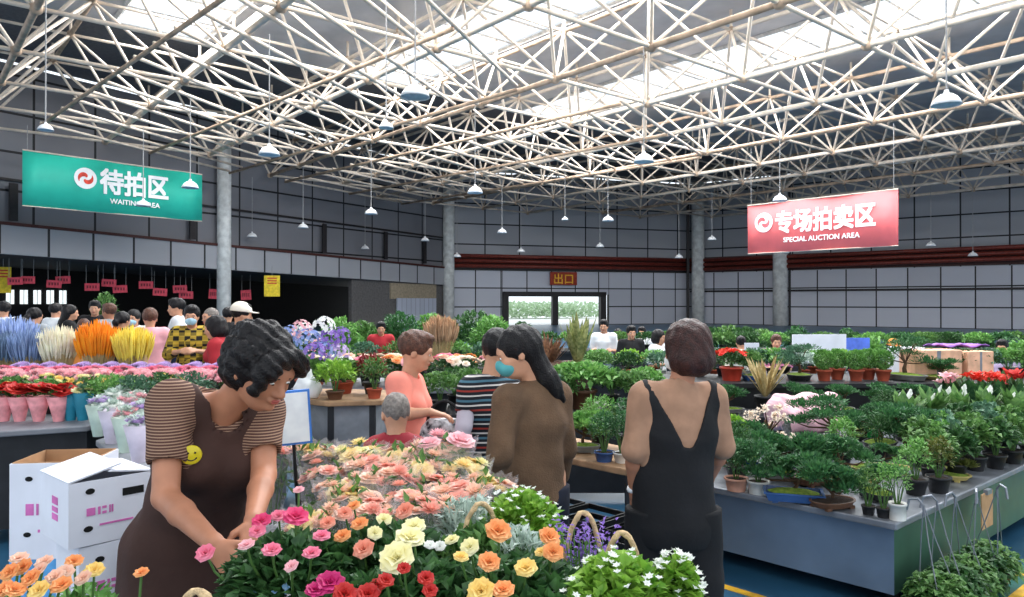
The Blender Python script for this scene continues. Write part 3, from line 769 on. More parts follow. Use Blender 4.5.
def cloth(name, J, root, m, what, res=0.011, **o):
    """garments are shells just outside the body, ended by clean cuts"""
    s = J['s']; g = o.get('g', 0.012); lo, hi = bounds(J, 0.2); fd = Field(lo, hi, res)
    if what in ('top', 'dress', 'vest'):
        if what != 'vest':
            for q in 'LR':
                t = o.get('sleeve'+q, o.get('sleeve', 0.75))        # 0..1 upper arm, 1..2 forearm
                fd.cap(J['sh'+q], lerp(J['sh'+q], J['el'+q], min(t, 1)), 0.054*s+g, 0.048*s+g*1.2, k=0.03)
                if t > 1: fd.cap(J['el'+q], lerp(J['el'+q], J['wr'+q], t-1), 0.043*s+g, 0.034*s+g, k=0.02)
                a, b = (J['sh'+q], J['el'+q]) if t <= 1 else (J['el'+q], J['wr'+q])
                p = lerp(a, b, t if t <= 1 else t-1); d = n3(sub(b, a))
                if t < 1.9: fd.cap(add(p, tuple(d*0.066*s), 1), add(p, tuple(d*0.2)), 0.066*s, 0.09*s, k=0.003, op='sub')
        torso(fd, J, g=g, bulk=o.get('bulk', 1.0))
        if o.get('female'): breasts(fd, J, g*0.6, o.get('bust', 0.062))
        hem = o.get('hem', 0.0)
        if what == 'dress' or hem > 0:
            L = max(hem, 0.3 if what == 'dress' else hem)
            fd.cap(J['pelvis'], add(J['pelvis'], (0,0,-L)), 0.160*s*o.get('bulk', 1.0)+g, (0.160+o.get('flare', 0.12)*L)*s+g, k=0.04, flat=(J['fwd'], 1.25))
        if o.get('pleat'): fd.wave(o['pleat'], (38,38,3), 1.0)
        fd.wave(0.004, (23,19,17), o.get('seed', 1.3))
        if what == 'dress' or hem > 0: fd.cut(add(J['pelvis'], (0,0,-max(hem, 0.28))), (0,0,-1))
        else: fd.cut(add(J['pelvis'], (0,0,o.get('cutz', -0.10))), (0,0,-1))
        # neck opening
        nk = J['neck']; fw = n3(J['fwd']); nr = o.get('neckr', 0.062)
        fd.cap(add(nk, tuple(fw*0.01)), add(nk, (fw[0]*0.03, fw[1]*0.03, 0.12)), nr*s, (nr+0.015)*s, k=0.006, op='sub')
        if o.get('vneck'):
            fd.cap(add(nk, tuple(fw*0.08)), add(J['chest'], (fw[0]*0.16, fw[1]*0.16, o.get('vz', 0.02))), 0.055*s, 0.012*s, k=0.006, op='sub')
    elif what == 'legs':
        fd.cap(lerp(J['waist'], J['pelvis'], 0.5), J['pelvis'], 0.132*s*o.get('bulk', 1)+g, 0.152*s*o.get('bulk', 1)+g, k=0.03, flat=(J['fwd'], 1.28))
        w = o.get('wide', 0.0)
        for q in 'LR':
            fd.cap(J['hi'+q], J['kn'+q], 0.084*s+g+w*0.5, 0.06*s+g+w, k=0.035); fd.cap(J['kn'+q], J['an'+q], 0.06*s+g+w, 0.048*s+g+w, k=0.03)
        fd.wave(0.004, (22,18,15), 2.1)
        fd.cut(add(J['pelvis'], (0,0,o.get('topz', 0.02))), (0,0,1))
        fd.cut((0,0,min(J['anL'][2], J['anR'][2])-0.01), (0,0,-1))
    elif what == 'shoes':
        f = n3((J['fwd'][0], J['fwd'][1], 0)); obs = []
        for q in 'LR':
            a = J['an'+q]; f2 = Field(add(a, (-0.25,-0.25,-0.12)), add(a, (0.25,0.25,0.12)), 0.009)
            f2.cap(add(a, (-0.04*f[0],-0.04*f[1],-0.04)), add(a, (0.15*f[0],0.15*f[1],-0.048)), 0.042*s, 0.038*s, k=0.02)
            f2.cut((0,0,a[2]-0.078), (0,0,-1)); f2.cut((0,0,a[2]+0.005), (0,0,1)); link(name, f2.mesh(name, m), root)
        return None
    return link(name, fd.mesh(name, m), root)

# ------------------------------------------------------------------ the apron woman, front left
stripe_brown = stripemat('brown_tan_striped_knit', [(0.0, rgb(78,48,40)), (0.6, rgb(160,128,106))], 0.0088)
m_apron = mat('dark_brown_apron_cloth', rgb(64,42,36), rough=0.85, var=0.1, scale=6, bump=0.12)
m_apron2 = mat('brown_apron_trim', rgb(60,38,32), rough=0.8)
O = Vector((-1.02, 2.6, 0)); 
def LP(px, py, d): v = P(px, py, d)-O; return (v.x, v.y, v.z)
J = std_joints(1.6)
J.update(s=1.06, fwd=tuple(n3((0.45,-0.9,-0.12))), look=tuple(n3((0.80,-0.42,-0.48))), headup=(0.3,-0.1,1),
 head=LP(261,369,2.34), neck=LP(226,404,2.43), chest=LP(214,450,2.50), waist=LP(196,505,2.58), pelvis=LP(187,548,2.64),
 shR=LP(170,402,2.34), elR=LP(166,497,2.22), wrR=LP(214,543,2.02), shL=LP(263,408,2.53), elL=LP(264,475,2.40), wrL=LP(254,520,2.14),
 hiL=(LP(187,548,2.64)[0]+0.08, 0.06, 0.80), hiR=(LP(187,548,2.64)[0]-0.08, 0.0, 0.80), knL=(-0.04,0.02,0.45), knR=(-0.22,-0.03,0.45), anL=(-0.04,0.08,0.075), anR=(-0.22,0.02,0.075))
woman = thing('person', 'woman with curly black hair and brown apron bending over the pink roses', 'person', O)
bm_, M_ = body_mesh(J, 0.0062, skin_b, handinfo={'R': (LPd, pnn, 0.75) for LPd, pnn in [(n3((0.75,-0.3,-0.65)), (0.3,0.5,-0.5))]} | {'L': (n3((0.1,-0.6,-0.6)), (-0.5,0.2,-0.5), 0.8)}, name='body')
link('body', bm_, woman)
face_bits(woman, J, M_, closed=True)
link('hair', hair_mesh(J, M_, 'curly', m_hair, 0.0055, 4), woman)
tee = cloth('striped_top', J, woman, stripe_brown, 'top', res=0.009, sleeve=0.57, female=True, bust=0.066, neckr=0.066, vneck=True, vz=0.07, g=0.010)
# apron: own shell a little outside the top, with bib cut by a square neckline and straps
def apron(J, root):
    s = J['s']; lo, hi = bounds(J, 0.25); fd = Field(lo, hi, 0.010)
    f = n3(J['fwd']); sh = n3(sub(J['shR'], J['shL'])); g = 0.021
    torso(fd, J, g=g); breasts(fd, J, 0.018, 0.066)
    fd.cap(J['pelvis'], add(J['pelvis'], (-0.02,0.02,-0.5)), 0.175*s+g, 0.235*s+g, k=0.05, flat=(J['fwd'], 1.2))
    fd.wave(0.006, (20,16,5), 0.4); fd.wave(0.003, (41,37,7), 2.0)
    fd.cut(add(J['pelvis'], (0,0,-0.46)), (0,0,-1))
    # open at the top of the arms and the front neck
    for q, sg in (('L', -1), ('R', 1)):
        c = np.array(J['sh'+q])+sh*sg*0.105
        fd.cap(c+np.array((0,0,0.1)), c+np.array((0,0,-0.10)), 0.078*s, 0.06*s, k=0.01, op='sub')
    up = np.array(J['neck'])
    fd.cap(up+f*0.09+np.array((0,0,0.03)), np.array(J['chest'])+f*0.20+np.array((0,0,0.075)), 0.052*s, 0.014*s, k=0.008, op='sub')
    fd.cap(up+np.array((0,0,-0.03)), up+np.array((0,0,0.12)), 0.068*s, 0.09*s, k=0.008, op='sub')
    return link('apron', fd.mesh('apron', m_apron), root)
ap = apron(J, woman)
# V-shaped dark collar, zip pull and the round badge
f = n3(J['fwd']); sh = n3(sub(J['shR'], J['shL']))
ch = np.array(J['chest'])
bp_ = ch+sh*0.084+f*0.190+np.array((0,0,0.04))
bd = thing('badge', 'yellow round badge', 'badge'); del bd['label']; del bd['category']; bd.name = 'badge'; bd.parent = woman
bd.location = tuple(bp_); bd.rotation_euler = Vector(f).to_track_quat('Z', 'Y').to_euler()
q = MB(); q.lathe([(0.001,0.0),(0.029,0.0),(0.031,0.003),(0.028,0.007),(0.001,0.009)], 24); q.build('badge_disc', mat('badge_yellow', rgb(216,196,40), rough=0.3), bd, True)
q = MB(); 
for x in (-0.010, 0.010): q.ball((x, 0.008, 0.009), 0.0035)
pts = [(0.016*math.cos(t), -0.002+0.014*math.sin(t), 0.0095) for t in [PI*(1.12+0.76*i/8) for i in range(9)]]; q.tube(pts, 0.0018, 5)
q.build('badge_face', m_eyeb, bd)
def place(J, O): return J
def make_person(label, O, J, skin, hair, hairkind, garments, res=0.008, mask=None, face=True, eyes=True, handinfo=None, hseed=1, hres=0.007, lips=True, group=None):
    root = thing('person', label, 'person', O)
    me, M = body_mesh(J, res, skin, face=face, handinfo=handinfo); link('body', me, root)
    if face: face_bits(root, J, M, mask=mask, eyes=eyes, lips=lips)
    if hairkind: link('hair', hair_mesh(J, M, hairkind, hair, hres, hseed), root)
    for nm, m, what, kw in garments: cloth(nm, J, root, m, what, **kw)
    return root, M

# woman seen from behind in black dungarees over a brown top
m_mesh = mat('sheer_brown_top_cloth', rgb(160,122,98), rough=0.8, var=0.1, scale=12)
m_blk = mat('black_cotton', rgb(20,20,23), rough=0.85, var=0.2, scale=6, bump=0.1)
O = Vector((0.72, 3.3, 0))
J = std_joints(1.62); J.update(s=1.03, fwd=tuple(n3((-0.12,1,0))), look=tuple(n3((-0.45,1,-0.12))),
  head=LP(686,350,3.3), neck=LP(680,385,3.27), chest=LP(675,425,3.3), waist=LP(673,475,3.3), pelvis=LP(674,520,3.3),
  shL=LP(643,396,3.26), shR=LP(712,397,3.33), elL=LP(634,450,3.24), wrL=LP(634,489,3.32), elR=LP(722,446,3.36), wrR=LP(708,480,3.55),
  hiL=(-0.10,0,0.82), hiR=(0.10,0,0.82), knL=(-0.11,0.03,0.46), knR=(0.12,0.03,0.46), anL=(-0.12,0,0.08), anR=(0.13,0.02,0.08))
r, M = make_person('woman seen from behind with reddish bob, brown top and black dungarees', O, J, skin_b, m_hairb, 'bob',
  [('brown_top', m_mesh, 'top', dict(sleeve=1.08, res=0.009, bulk=1.10, neckr=0.05, g=0.006)),
   ('trousers', m_blk, 'legs', dict(g=0.010, wide=0.035, bulk=1.04, topz=0.06)), ('shoe', m_shoe, 'shoes', {})], face=True, eyes=False, handinfo={'L': (n3((0.0,0.1,-1)), (1,0.2,0), 0.5)}, hres=0.006, mask=m_maskw, lips=False, hseed=3)
# dungaree bib: low V at the back with two straps
s = J['s']; lo, hi = bounds(J, 0.2); fd = Field(lo, hi, 0.009); g = 0.022
torso(fd, J, g=g, bulk=1.10); f = n3(J['fwd']); sh = n3(sub(J['shR'], J['shL']))
for q, sg in (('L', -1), ('R', 1)):
    c = np.array(J['sh'+q])+sh*sg*0.098
    fd.cap(c+np.array((0,0,0.1)), c+np.array((0,0,-0.15))-sh*sg*0.012, 0.080*s, 0.070*s, k=0.01, op='sub')
nk = np.array(J['neck'])
for t in np.linspace(0, 0.9, 12):      # V opening
    w = 0.116*(1-t)+0.004*t; zc = nk+np.array((0,0,0.03-0.30*t))-f*0.0
    fd.cap(zc-sh*w*0.55-f*0.3, zc-sh*w*0.55+f*(0.3 if t < 0.55 else 0.0), w*0.62+0.01, k=0.008, op='sub'); fd.cap(zc+sh*w*0.55-f*0.3, zc+sh*w*0.55+f*(0.3 if t < 0.55 else 0.0), w*0.62+0.01, k=0.008, op='sub')
fd.wave(0.003, (25,21,12), 0.3); fd.cut(add(J['pelvis'], (0,0,-0.10)), (0,0,-1))
link('dungaree_bib', fd.mesh('dungaree_bib', m_blk), r)
q = MB(); wr = Vector(J['wrL']); q.lathe([(0.030,-0.012),(0.034,0),(0.030,0.012)], 14, tuple(wr)); q.build('wristband', mat('white_band', rgb(235,235,235)), r, True)
for nm in [c for c in r.children if c.name.startswith('face_mask')]: nm.name = 'face_mask'

# woman in the brown jumper with the teal mask
m_jump = mat('brown_wool', rgb(104,80,60), rough=0.9, var=0.12, scale=10, bump=0.25, bscale=120)
m_jean = mat('dark_denim', rgb(26,30,44), rough=0.9, var=0.2, scale=20)
O = Vector((0.09, 3.62, 0))
J = std_joints(1.64); J.update(s=1.04, fwd=tuple(n3((-0.55,0.85,0))), look=tuple(n3((-0.95,-0.05,-0.32))),
  head=LP(518,353,3.58), neck=LP(536,385,3.62), chest=LP(534,420,3.62), waist=LP(534,462,3.62), pelvis=LP(535,498,3.62),
  shL=LP(507,400,3.50), shR=LP(558,396,3.72), elL=LP(500,455,3.44), wrL=LP(496,494,3.6), elR=LP(564,448,3.76), wrR=LP(560,485,3.9),
  hiL=(-0.07,-0.03,0.84), hiR=(0.10,0.04,0.84), knL=(-0.06,0.0,0.46), knR=(0.12,0.06,0.46), anL=(-0.06,-0.04,0.08), anR=(0.12,0.04,0.08))
make_person('woman in brown jumper with long black hair and teal face mask', O, J, skin_a, m_hair, 'long',
  [('jumper', m_jump, 'top', dict(sleeve=1.75, res=0.009, g=0.012, bulk=0.97, neckr=0.055, hem=0.0, cutz=-0.06)), ('jeans', m_jean, 'legs', dict(g=0.008, topz=0.06)), ('shoe', m_shoe, 'shoes', {})],
  mask=m_maskt, hres=0.006, hseed=6)

# person in the striped shirt behind her
K = rgb(22,26,34); W_ = rgb(206,200,196); R_ = rgb(150,52,44); T_ = rgb(70,110,128)
stripe_m = stripemat('multicolour_striped_jersey', [(0.0,K),(0.16,W_),(0.24,K),(0.40,R_),(0.50,K),(0.66,W_),(0.74,K),(0.88,T_)], 0.105)
O = Vector((-0.17, 4.25, 0))
J = std_joints(1.66); J.update(s=1.02, fwd=tuple(n3((-0.25,1,0))), look=tuple(n3((0.0,1,-0.25))),
  head=LP(497,352,4.3), neck=LP(489,380,4.28), chest=LP(486,412,4.26), waist=LP(484,452,4.25), pelvis=LP(484,488,4.25),
  shL=LP(470,388,4.2), shR=LP(510,388,4.34), elL=LP(464,426,4.12), wrL=LP(455,462,4.1), elR=LP(520,430,4.4), wrR=LP(515,465,4.5))
m_sleeve = mat('pale_lilac_arm_sleeve', rgb(206,196,208), rough=0.8, var=0.04)
r, M = make_person('person in dark shirt with white, red and blue stripes and a pale arm sleeve', O, J, skin_a, m_hair, 'short',
  [('striped_shirt', stripe_m, 'top', dict(sleeve=0.55, res=0.009, g=0.012, hem=0.1)), ('trousers', m_blk, 'legs', dict(g=0.008)), ('shoe', m_shoe, 'shoes', {})], face=True, hseed=2)
fd = Field(np.minimum(J['elL'], J['wrL'])-V(.15,.15,.1), np.maximum(J['elL'], J['wrL'])+V(.15,.15,.2), 0.008)
fd.cap(lerp(J['shL'], J['elL'], 0.55), J['elL'], 0.052, 0.047, k=0.01); fd.cap(J['elL'], J['wrL'], 0.046, 0.034, k=0.01); link('arm_sleeve', fd.mesh('arm_sleeve', m_sleeve), r)

# woman in coral pink reaching across, profile to the right
m_coral = mat('coral_pink_cloth', rgb(240,140,122), rough=0.8, var=0.08, scale=7)
m_print = mat('black_white_print', rgb(20,22,34), rough=0.7, col2=rgb(220,220,224), scale=26)
O = Vector((-0.64, 4.75, 0))
J = std_joints(1.58); J.update(fwd=tuple(n3((1,-0.15,0))), look=tuple(n3((1,0.1,-0.25))), s=1.04,
  head=LP(416,352,4.75), neck=LP(408,381,4.75), chest=LP(406,402,4.75), waist=LP(408,440,4.75), pelvis=LP(410,474,4.75),
  shL=LP(412,382,4.88), shR=LP(398,384,4.6), elR=LP(400,415,4.5), wrR=LP(430,412,4.38), elL=LP(424,412,4.92), wrL=LP(444,420,4.8),
  hiL=(-0.02,0.09,0.84), hiR=(-0.02,-0.09,0.84), knL=(0,0.1,0.46), knR=(0,-0.1,0.46), anL=(-0.04,0.1,0.08), anR=(-0.04,-0.1,0.08))
r, M = make_person('woman in coral pink blouse with short brown hair, seen in profile', O, J, skin_a, m_hairr, 'short',
  [('coral_blouse', m_coral, 'top', dict(sleeve=0.8, res=0.009, g=0.016, female=True, hem=0.0, neckr=0.055)), ('printed_skirt', m_print, 'dress', dict(sleeve=0.1, hem=0.5, g=0.008, bulk=0.96, neckr=0.1, res=0.012)), ('shoe', m_shoe, 'shoes', {})],
  handinfo={'R': (n3((0.9,0.1,-0.2)), (0,0,-1), 0.35), 'L': (n3((0.7,-0.1,-0.6)), (-0.4,0,-1), 0.6)}, hseed=8)
# patterned bag held at her front
O2 = P(444, 440, 4.55)
bag = thing('handbag', 'black and white patterned handbag held by the woman in coral pink', 'bag', (O2.x, O2.y, O2.z-0.17))
q = MB(); q.lathe([(0.10,0),(0.155,0.03),(0.165,0.14),(0.14,0.25),(0.10,0.30)], 16, sy=0.5); q.build('bag_body', m_print, bag, True)
q = MB(); q.tube([(0.1*math.cos(t), 0, 0.28+0.13*math.sin(t)) for t in [PI*i/10 for i in range(11)]], 0.010, 6); q.build('bag_handle', m_blk, bag)

# crouching person with cropped grey hair at her elbow
m_dred = mat('crimson_cloth', rgb(150,40,50), rough=0.8)
O = Vector((-0.63, 4.02, 0))
J = std_joints(1.55); dz = -0.40
for k in list(J):
    if k in ('head','neck','chest','waist','shL','shR','elL','elR','wrL','wrR','pelvis','hiL','hiR'): J[k] = add(J[k], (0,0,dz))
hd = LP(397,412,4.02); off = sub(hd, J['head'])
for k in ('head','neck','chest','waist','shL','shR','elL','elR','wrL','wrR','pelvis','hiL','hiR'): J[k] = add(J[k], off)
J.update(look=tuple(n3((-0.3,1,-0.3))), head=LP(396,414,4.02), shL=lerp(J['shL'], J['chest'], 0.3), shR=lerp(J['shR'], J['chest'], 0.3), elL=add(J['elL'], (0,0.12,0.05)), wrL=add(J['wrL'], (0.05,0.25,0.15)), elR=add(J['elR'], (0,0.12,0.05)), wrR=add(J['wrR'], (-0.05,0.25,0.15)),
   knL=(-0.16,0.28,0.42), knR=(0.10,0.28,0.42), anL=(-0.14,0.02,0.08), anR=(0.10,0.02,0.08))
make_person('stooping person with cropped grey hair and crimson top seen from behind', O, J, skin_a, m_hairg, 'cropped',
  [('crimson_top', m_dred, 'top', dict(sleeve=0.9, res=0.010)), ('trousers', m_jean, 'legs', dict(g=0.008)), ('shoe', m_shoe, 'shoes', {})], eyes=False, lips=False)

# ------------------------------------------------------------------ the crowd, each placed by hand
C_ = dict(white=(226,228,230), grey=(150,156,160), pink=(238,170,180), lilac=(200,180,216), black=(28,28,32), navy=(34,40,70), blue=(130,170,210), red=(170,40,48), beige=(214,196,170), orange=(235,150,70), cream=(235,228,212), jeans=(70,110,165), denim=(50,60,84), green=(90,120,96), magenta=(222,140,180), purple=(130,80,160), peach=(236,180,150))
def cl(n):
    return mat(n+'_cotton', rgb(*C_[n]), rough=0.85, var=0.07, scale=8)
m_plaid = stripemat('yellow_black_check', [(0.0,rgb(24,22,20)),(0.5,rgb(196,166,60))], 0.09)
nt = m_plaid.node_tree     # a check: stripes both ways
b_ = nt.nodes['Principled BSDF']; src = b_.inputs['Base Color'].links[0].from_socket
tc = nt.nodes.new('ShaderNodeTexCoord'); ck = nt.nodes.new('ShaderNodeTexChecker'); ck.inputs['Scale'].default_value = 16; ck.inputs[1].default_value = rgb(26,24,22); ck.inputs[2].default_value = rgb(205,172,62)
nt.links.new(tc.outputs['Object'], ck.inputs[0]); mxn = nt.nodes.new('ShaderNodeMix'); mxn.data_type = 'RGBA'; mxn.inputs[0].default_value = 0.35
nt.links.new(ck.outputs[0], mxn.inputs[6]); nt.links.new(src, mxn.inputs[7]); nt.links.new(mxn.outputs[2], b_.inputs['Base Color'])
def crowd(label, px, hy, d, face, top, bottom, hairkind, hair=None, mask=None, h=None, seated=False, lean=0.0, arms='down', cap=None, sleeve=0.8, skin=None, long_hem=0.0):
    """face = compass of the body in degrees: 0 away from the viewer, 90 to the right, 180 towards the viewer"""
    a = math.radians(face); fx, fy = math.sin(a), math.cos(a)
    topz = CAMZ+(HY-hy)*d/F
    h = h or (topz if not seated else 1.62)
    J = std_joints(h); s = J['s']; J['look'] = (0, 1, -0.12-lean)
    if lean:
        for k, t in (('head',1.0),('neck',0.8),('chest',0.5),('shL',0.7),('shR',0.7),('elL',0.6),('elR',0.6),('wrL',0.6),('wrR',0.6)): J[k] = add(J[k], (0, lean*0.5*t, -lean*0.18*t))
    if arms == 'fold':
        for q, sg in (('L', -1), ('R', 1)): J['el'+q] = add(J['sh'+q], (sg*0.07, 0.06, -0.24)); J['wr'+q] = add(J['el'+q], (-sg*0.14, 0.18, 0.04))
    elif arms == 'up':
        J['elR'] = add(J['shR'], (0.10, 0.12, -0.18)); J['wrR'] = add(J['elR'], (-0.06, 0.17, 0.12))
    drop = 0
    if seated:
        drop = max(0.0, (h-0.0)-topz)
        for k in ('head','neck','chest','waist','shL','shR','elL','elR','wrL','wrR','pelvis','hiL','hiR'): J[k] = add(J[k], (0, 0, -drop))
        for q, sg in (('L', -1), ('R', 1)):
            J['wr'+q] = add(J['el'+q], (-sg*0.05, 0.22, 0.03)); hz = J['hi'+q][2]
            J['kn'+q] = (sg*0.13, 0.40, min(hz, 0.46)); J['an'+q] = (sg*0.13, 0.36, 0.08)
    O = Vector(((px-CX)/F*d, d, 0))
    root = thing('person', label, 'person', O, rz=-a)
    me, M = body_mesh(J, 0.0135, skin or skin_a, hands=True, face=True); link('body', me, root)
    facing = fy < 0.35
    if facing: face_bits(root, J, M, mask=mask, eyes=True, lips=True)
    elif mask is not None: face_bits(root, J, M, mask=mask, eyes=False)
    if hairkind: link('hair', hair_mesh(J, M, hairkind, hair or m_hair, 0.011, int(px)), root)
    if cap:
        H = lambda x, y, z: hp(J['head'], M, x, y, z, s); fd = Field(tuple(c-0.2 for c in J['head']), tuple(c+0.2 for c in J['head']), 0.008); MM = [[M[i][j] for j in range(3)] for i in range(3)]
        fd.ell(H(0,-0.015,0.05), (0.098*s,0.115*s,0.098*s), MM); fd.cut(H(0,0,0.035), tuple(-M[:,2])); fd.ell(H(0,0.11,0.04), (0.07,0.075,0.010), MM, k=0.008)
        link('cap', fd.mesh('cap', cl(cap)), root)
    tm = m_plaid if top == 'check' else cl(top)
    cloth('shirt', J, root, tm, 'top', res=0.014, g=0.018, sleeve=sleeve, hem=long_hem, seed=px % 7, female=hairkind in ('long','ponytail','bob','bun'))
    if not seated or True: cloth('trousers', J, root, cl(bottom), 'legs', res=0.016, g=0.012)
    cloth('shoe', J, root, m_shoe, 'shoes')
    return root
K_ = crowd
K_('person in white shirt at far left edge, looking away to the left', 4, 302, 11.5, -60, 'white', 'denim', 'short')
K_('person in pink top at left edge behind the blue dried grass', 12, 316, 8.6, 20, 'pink', 'denim', 'short', lean=0.15)
K_('person in pale grey top with dark hair behind the white dried grass', 34, 308, 10.5, 10, 'grey', 'black', 'ponytail')
K_('person in white top with back turned, second of the distant pair at left', 55, 304, 12.6, 15, 'white', 'navy', 'short')
K_('long-haired person in dark top between the white-clad pair and the orange grass', 69, 305, 11.5, 60, 'black', 'denim', 'long')
K_('tall person in black behind the orange dried grass', 95, 301, 12.8, 160, 'black', 'black', 'short')
K_('person in orange top half hidden by the orange dried grass', 84, 319, 9.6, 150, 'orange', 'denim', 'bun', hair=m_hairr)
K_('person in dark jacket with brown hair right of the orange dried grass', 110, 304, 11.2, -70, 'grey', 'black', 'short', hair=m_hairr, skin=skin_b)
K_('person in pale blue mask facing forward behind the yellow dried grass', 134, 310, 10.4, 175, 'white', 'black', 'long', mask=m_mask)
K_('person in black between the orange and yellow dried grasses', 122, 312, 9.7, 10, 'black', 'denim', 'ponytail')
K_('person in pink shirt and blue jeans standing right of the yellow dried grass', 150, 309, 9.0, -25, 'pink', 'jeans', 'short', hair=m_hairr, arms='fold')
K_('person in white T-shirt and dark cap of hair facing left before the column', 178, 299, 10.8, -110, 'white', 'denim', 'short')
K_('person in yellow and black checked shirt with folded arms and blue mask', 192, 306, 8.6, 165, 'check', 'black', 'short', mask=m_mask, arms='fold', sleeve=1.5, long_hem=0.25)
K_('person in pale blue shirt with grey hair right of the checked shirt', 212, 308, 9.6, -140, 'blue', 'denim', 'cropped', hair=m_hairg)
K_('person in dark red top bending at the flower table by the checked shirt', 222, 315, 7.6, -100, 'red', 'black', 'bob', lean=0.1)
K_('person wearing a white cap and black top behind the apron woman', 240, 304, 8.3, 60, 'black', 'denim', 'short', cap='cream')
K_('person in black left of the white cap', 228, 308, 11.6, -20, 'black', 'black', 'short')
K_('person in red top among the flowers left of the back corner', 381, 322, 11.4, 170, 'red', 'denim', 'short')
K_('person in white T-shirt sitting in front of the exit doorway', 604, 320, 13.5, 195, 'white', 'denim', 'short', seated=True)
K_('person in black T-shirt sitting just right of the exit doorway', 631, 326, 13.0, 175, 'black', 'black', 'short', seated=True)
K_('person in white behind the black T-shirt near the doorway', 642, 327, 16.5, 200, 'white', 'denim', 'short', seated=True)
K_('person in peach top between the white and black T-shirts', 618, 329, 16.2, 185, 'peach', 'denim', 'bob', seated=True)
K_('person with white top immediately left of the bobbed woman', 658, 330, 12.0, 130, 'white', 'denim', 'bob', seated=True)
K_('person in white top facing away among plants right of the bobbed woman', 741, 336, 12.5, 10, 'cream', 'denim', 'bun', seated=True)
K_('person in bright pink top sitting in front of the right column', 776, 335, 12.3, 190, 'magenta', 'denim', 'short', seated=True, hair=m_hairr)
K_('person in peach top and sun hat sitting at the middle of the right benches', 893, 340, 12.2, 175, 'peach', 'denim', 'bob', seated=True, cap='orange')
K_('person in pale pink sitting right beside the one in a sun hat', 911, 344, 12.7, 190, 'beige', 'denim', 'short', seated=True, hair=m_hairr)
K_('person in pale shirt sitting at the far right before the grey wall', 1002, 340, 11.8, 220, 'lilac', 'denim', 'short', seated=True)
K_('person in pale lilac top bending low behind the cardboard boxes', 966, 350, 13.0, 200, 'cream', 'denim', 'bun', seated=True)
K_('dark-haired person in blue shirt seated left of the exit doorway', 500, 330, 11.3, 180, 'blue', 'denim', 'short', seated=True)
# ------------------------------------------------------------------ plant library
R = random.Random(11)
g_dark = leafmat('dark_leaf', rgb(38,74,40), rgb(78,120,66)); g_mid = leafmat('mid_leaf', rgb(62,104,52), rgb(116,156,84))
g_lime = leafmat('lime_leaf', rgb(96,150,44), rgb(164,202,84)); g_blue = leafmat('bluish_leaf', rgb(52,92,70), rgb(112,150,120))
g_silver = leafmat('silver_leaf', rgb(150,172,160), rgb(214,226,216)); g_jun = leafmat('juniper_needles', rgb(40,84,54), rgb(84,134,78), scale=40)
g_olive = leafmat('olive_leaf', rgb(70,84,34), rgb(124,128,66)); g_fresh = leafmat('fresh_leaf', rgb(78,134,62), rgb(142,188,104))
m_stem = mat('green_stem', rgb(70,104,48)); m_bark = mat('bark', rgb(86,64,48), rough=0.9, bump=0.4, scale=20)
m_soil = mat('potting_soil', rgb(50,36,28), rough=1.0, bump=0.5, scale=60); m_moss = mat('moss', rgb(96,128,40), rough=1.0, bump=0.5, scale=60, col2=rgb(140,160,60))
pt = {n: mat(n+'_pot', rgb(*c), rough=r) for n, c, r in (('terracotta',(168,78,54),0.8),('white',(214,212,206),0.35),('black',(34,34,36),0.5),('blue',(52,84,136),0.25),('peach',(206,150,126),0.5),('grey',(112,112,108),0.7),('green_tray',(44,92,78),0.4),('cream',(206,200,172),0.5),('brown',(96,66,48),0.5),('tan',(176,160,98),0.7),('red',(186,62,44),0.5),('pale_green',(170,196,176),0.5))}
FC = dict(pink=((236,120,150),(248,164,186)), hot=((220,56,112),(240,100,150)), coral=((240,150,124),(250,190,166)), orange=((242,158,92),(250,192,132)), yellow=((244,208,112),(252,232,160)), pale=((244,236,176),(252,248,214)), peach=((248,204,180),(252,224,204)), rose=((246,184,192),(250,210,214)), salmon=((246,178,160),(250,202,188)), butter=((248,224,156),(252,238,190)), red=((190,40,40),(220,70,60)), white=((240,242,236),(252,252,250)), blue=((140,160,216),(176,190,232)), purple=((140,104,196),(176,146,220)), lilac=((200,170,220),(224,204,238)), magenta=((190,30,104),(216,60,132)), cream=((244,226,206),(252,242,230)), scarlet=((222,50,40),(240,90,70)))
def fm(c):
    a, b = FC[c]; return leafmat(c+'_petal', rgb(*a), rgb(*b), rough=0.55, tr=0.3, scale=14)
def rdir(r, up=0.3):
    while True:
        v = Vector((r.uniform(-1,1), r.uniform(-1,1), r.uniform(-1,1)))
        if 0.05 < v.length < 1: v.normalize(); v.z += up; return v.normalized()
def dome(r, n, rx, rz, L, W, z0=0.0, q=None, droop=0.15, fold=0.2, hole=0.35, up=0.35, ry=None):
    q = q or MB(); ry = rx if ry is None else ry
    for i in range(n):
        v = rdir(r, 0.0); 
        if v.z < -0.25: v.z = -v.z
        t = hole+(1-hole)*r.random()**0.5
        p = Vector((v.x*rx*t, v.y*ry*t, z0+rz*0.45+v.z*rz*0.55*t)); l = L*r.uniform(0.7,1.2)
        d = (v*0.8+rdir(r, up)*0.7).normalized()
        q.leaf(p-d*l*0.4, d, l, W*r.uniform(0.7,1.2), fold, droop)
    return q
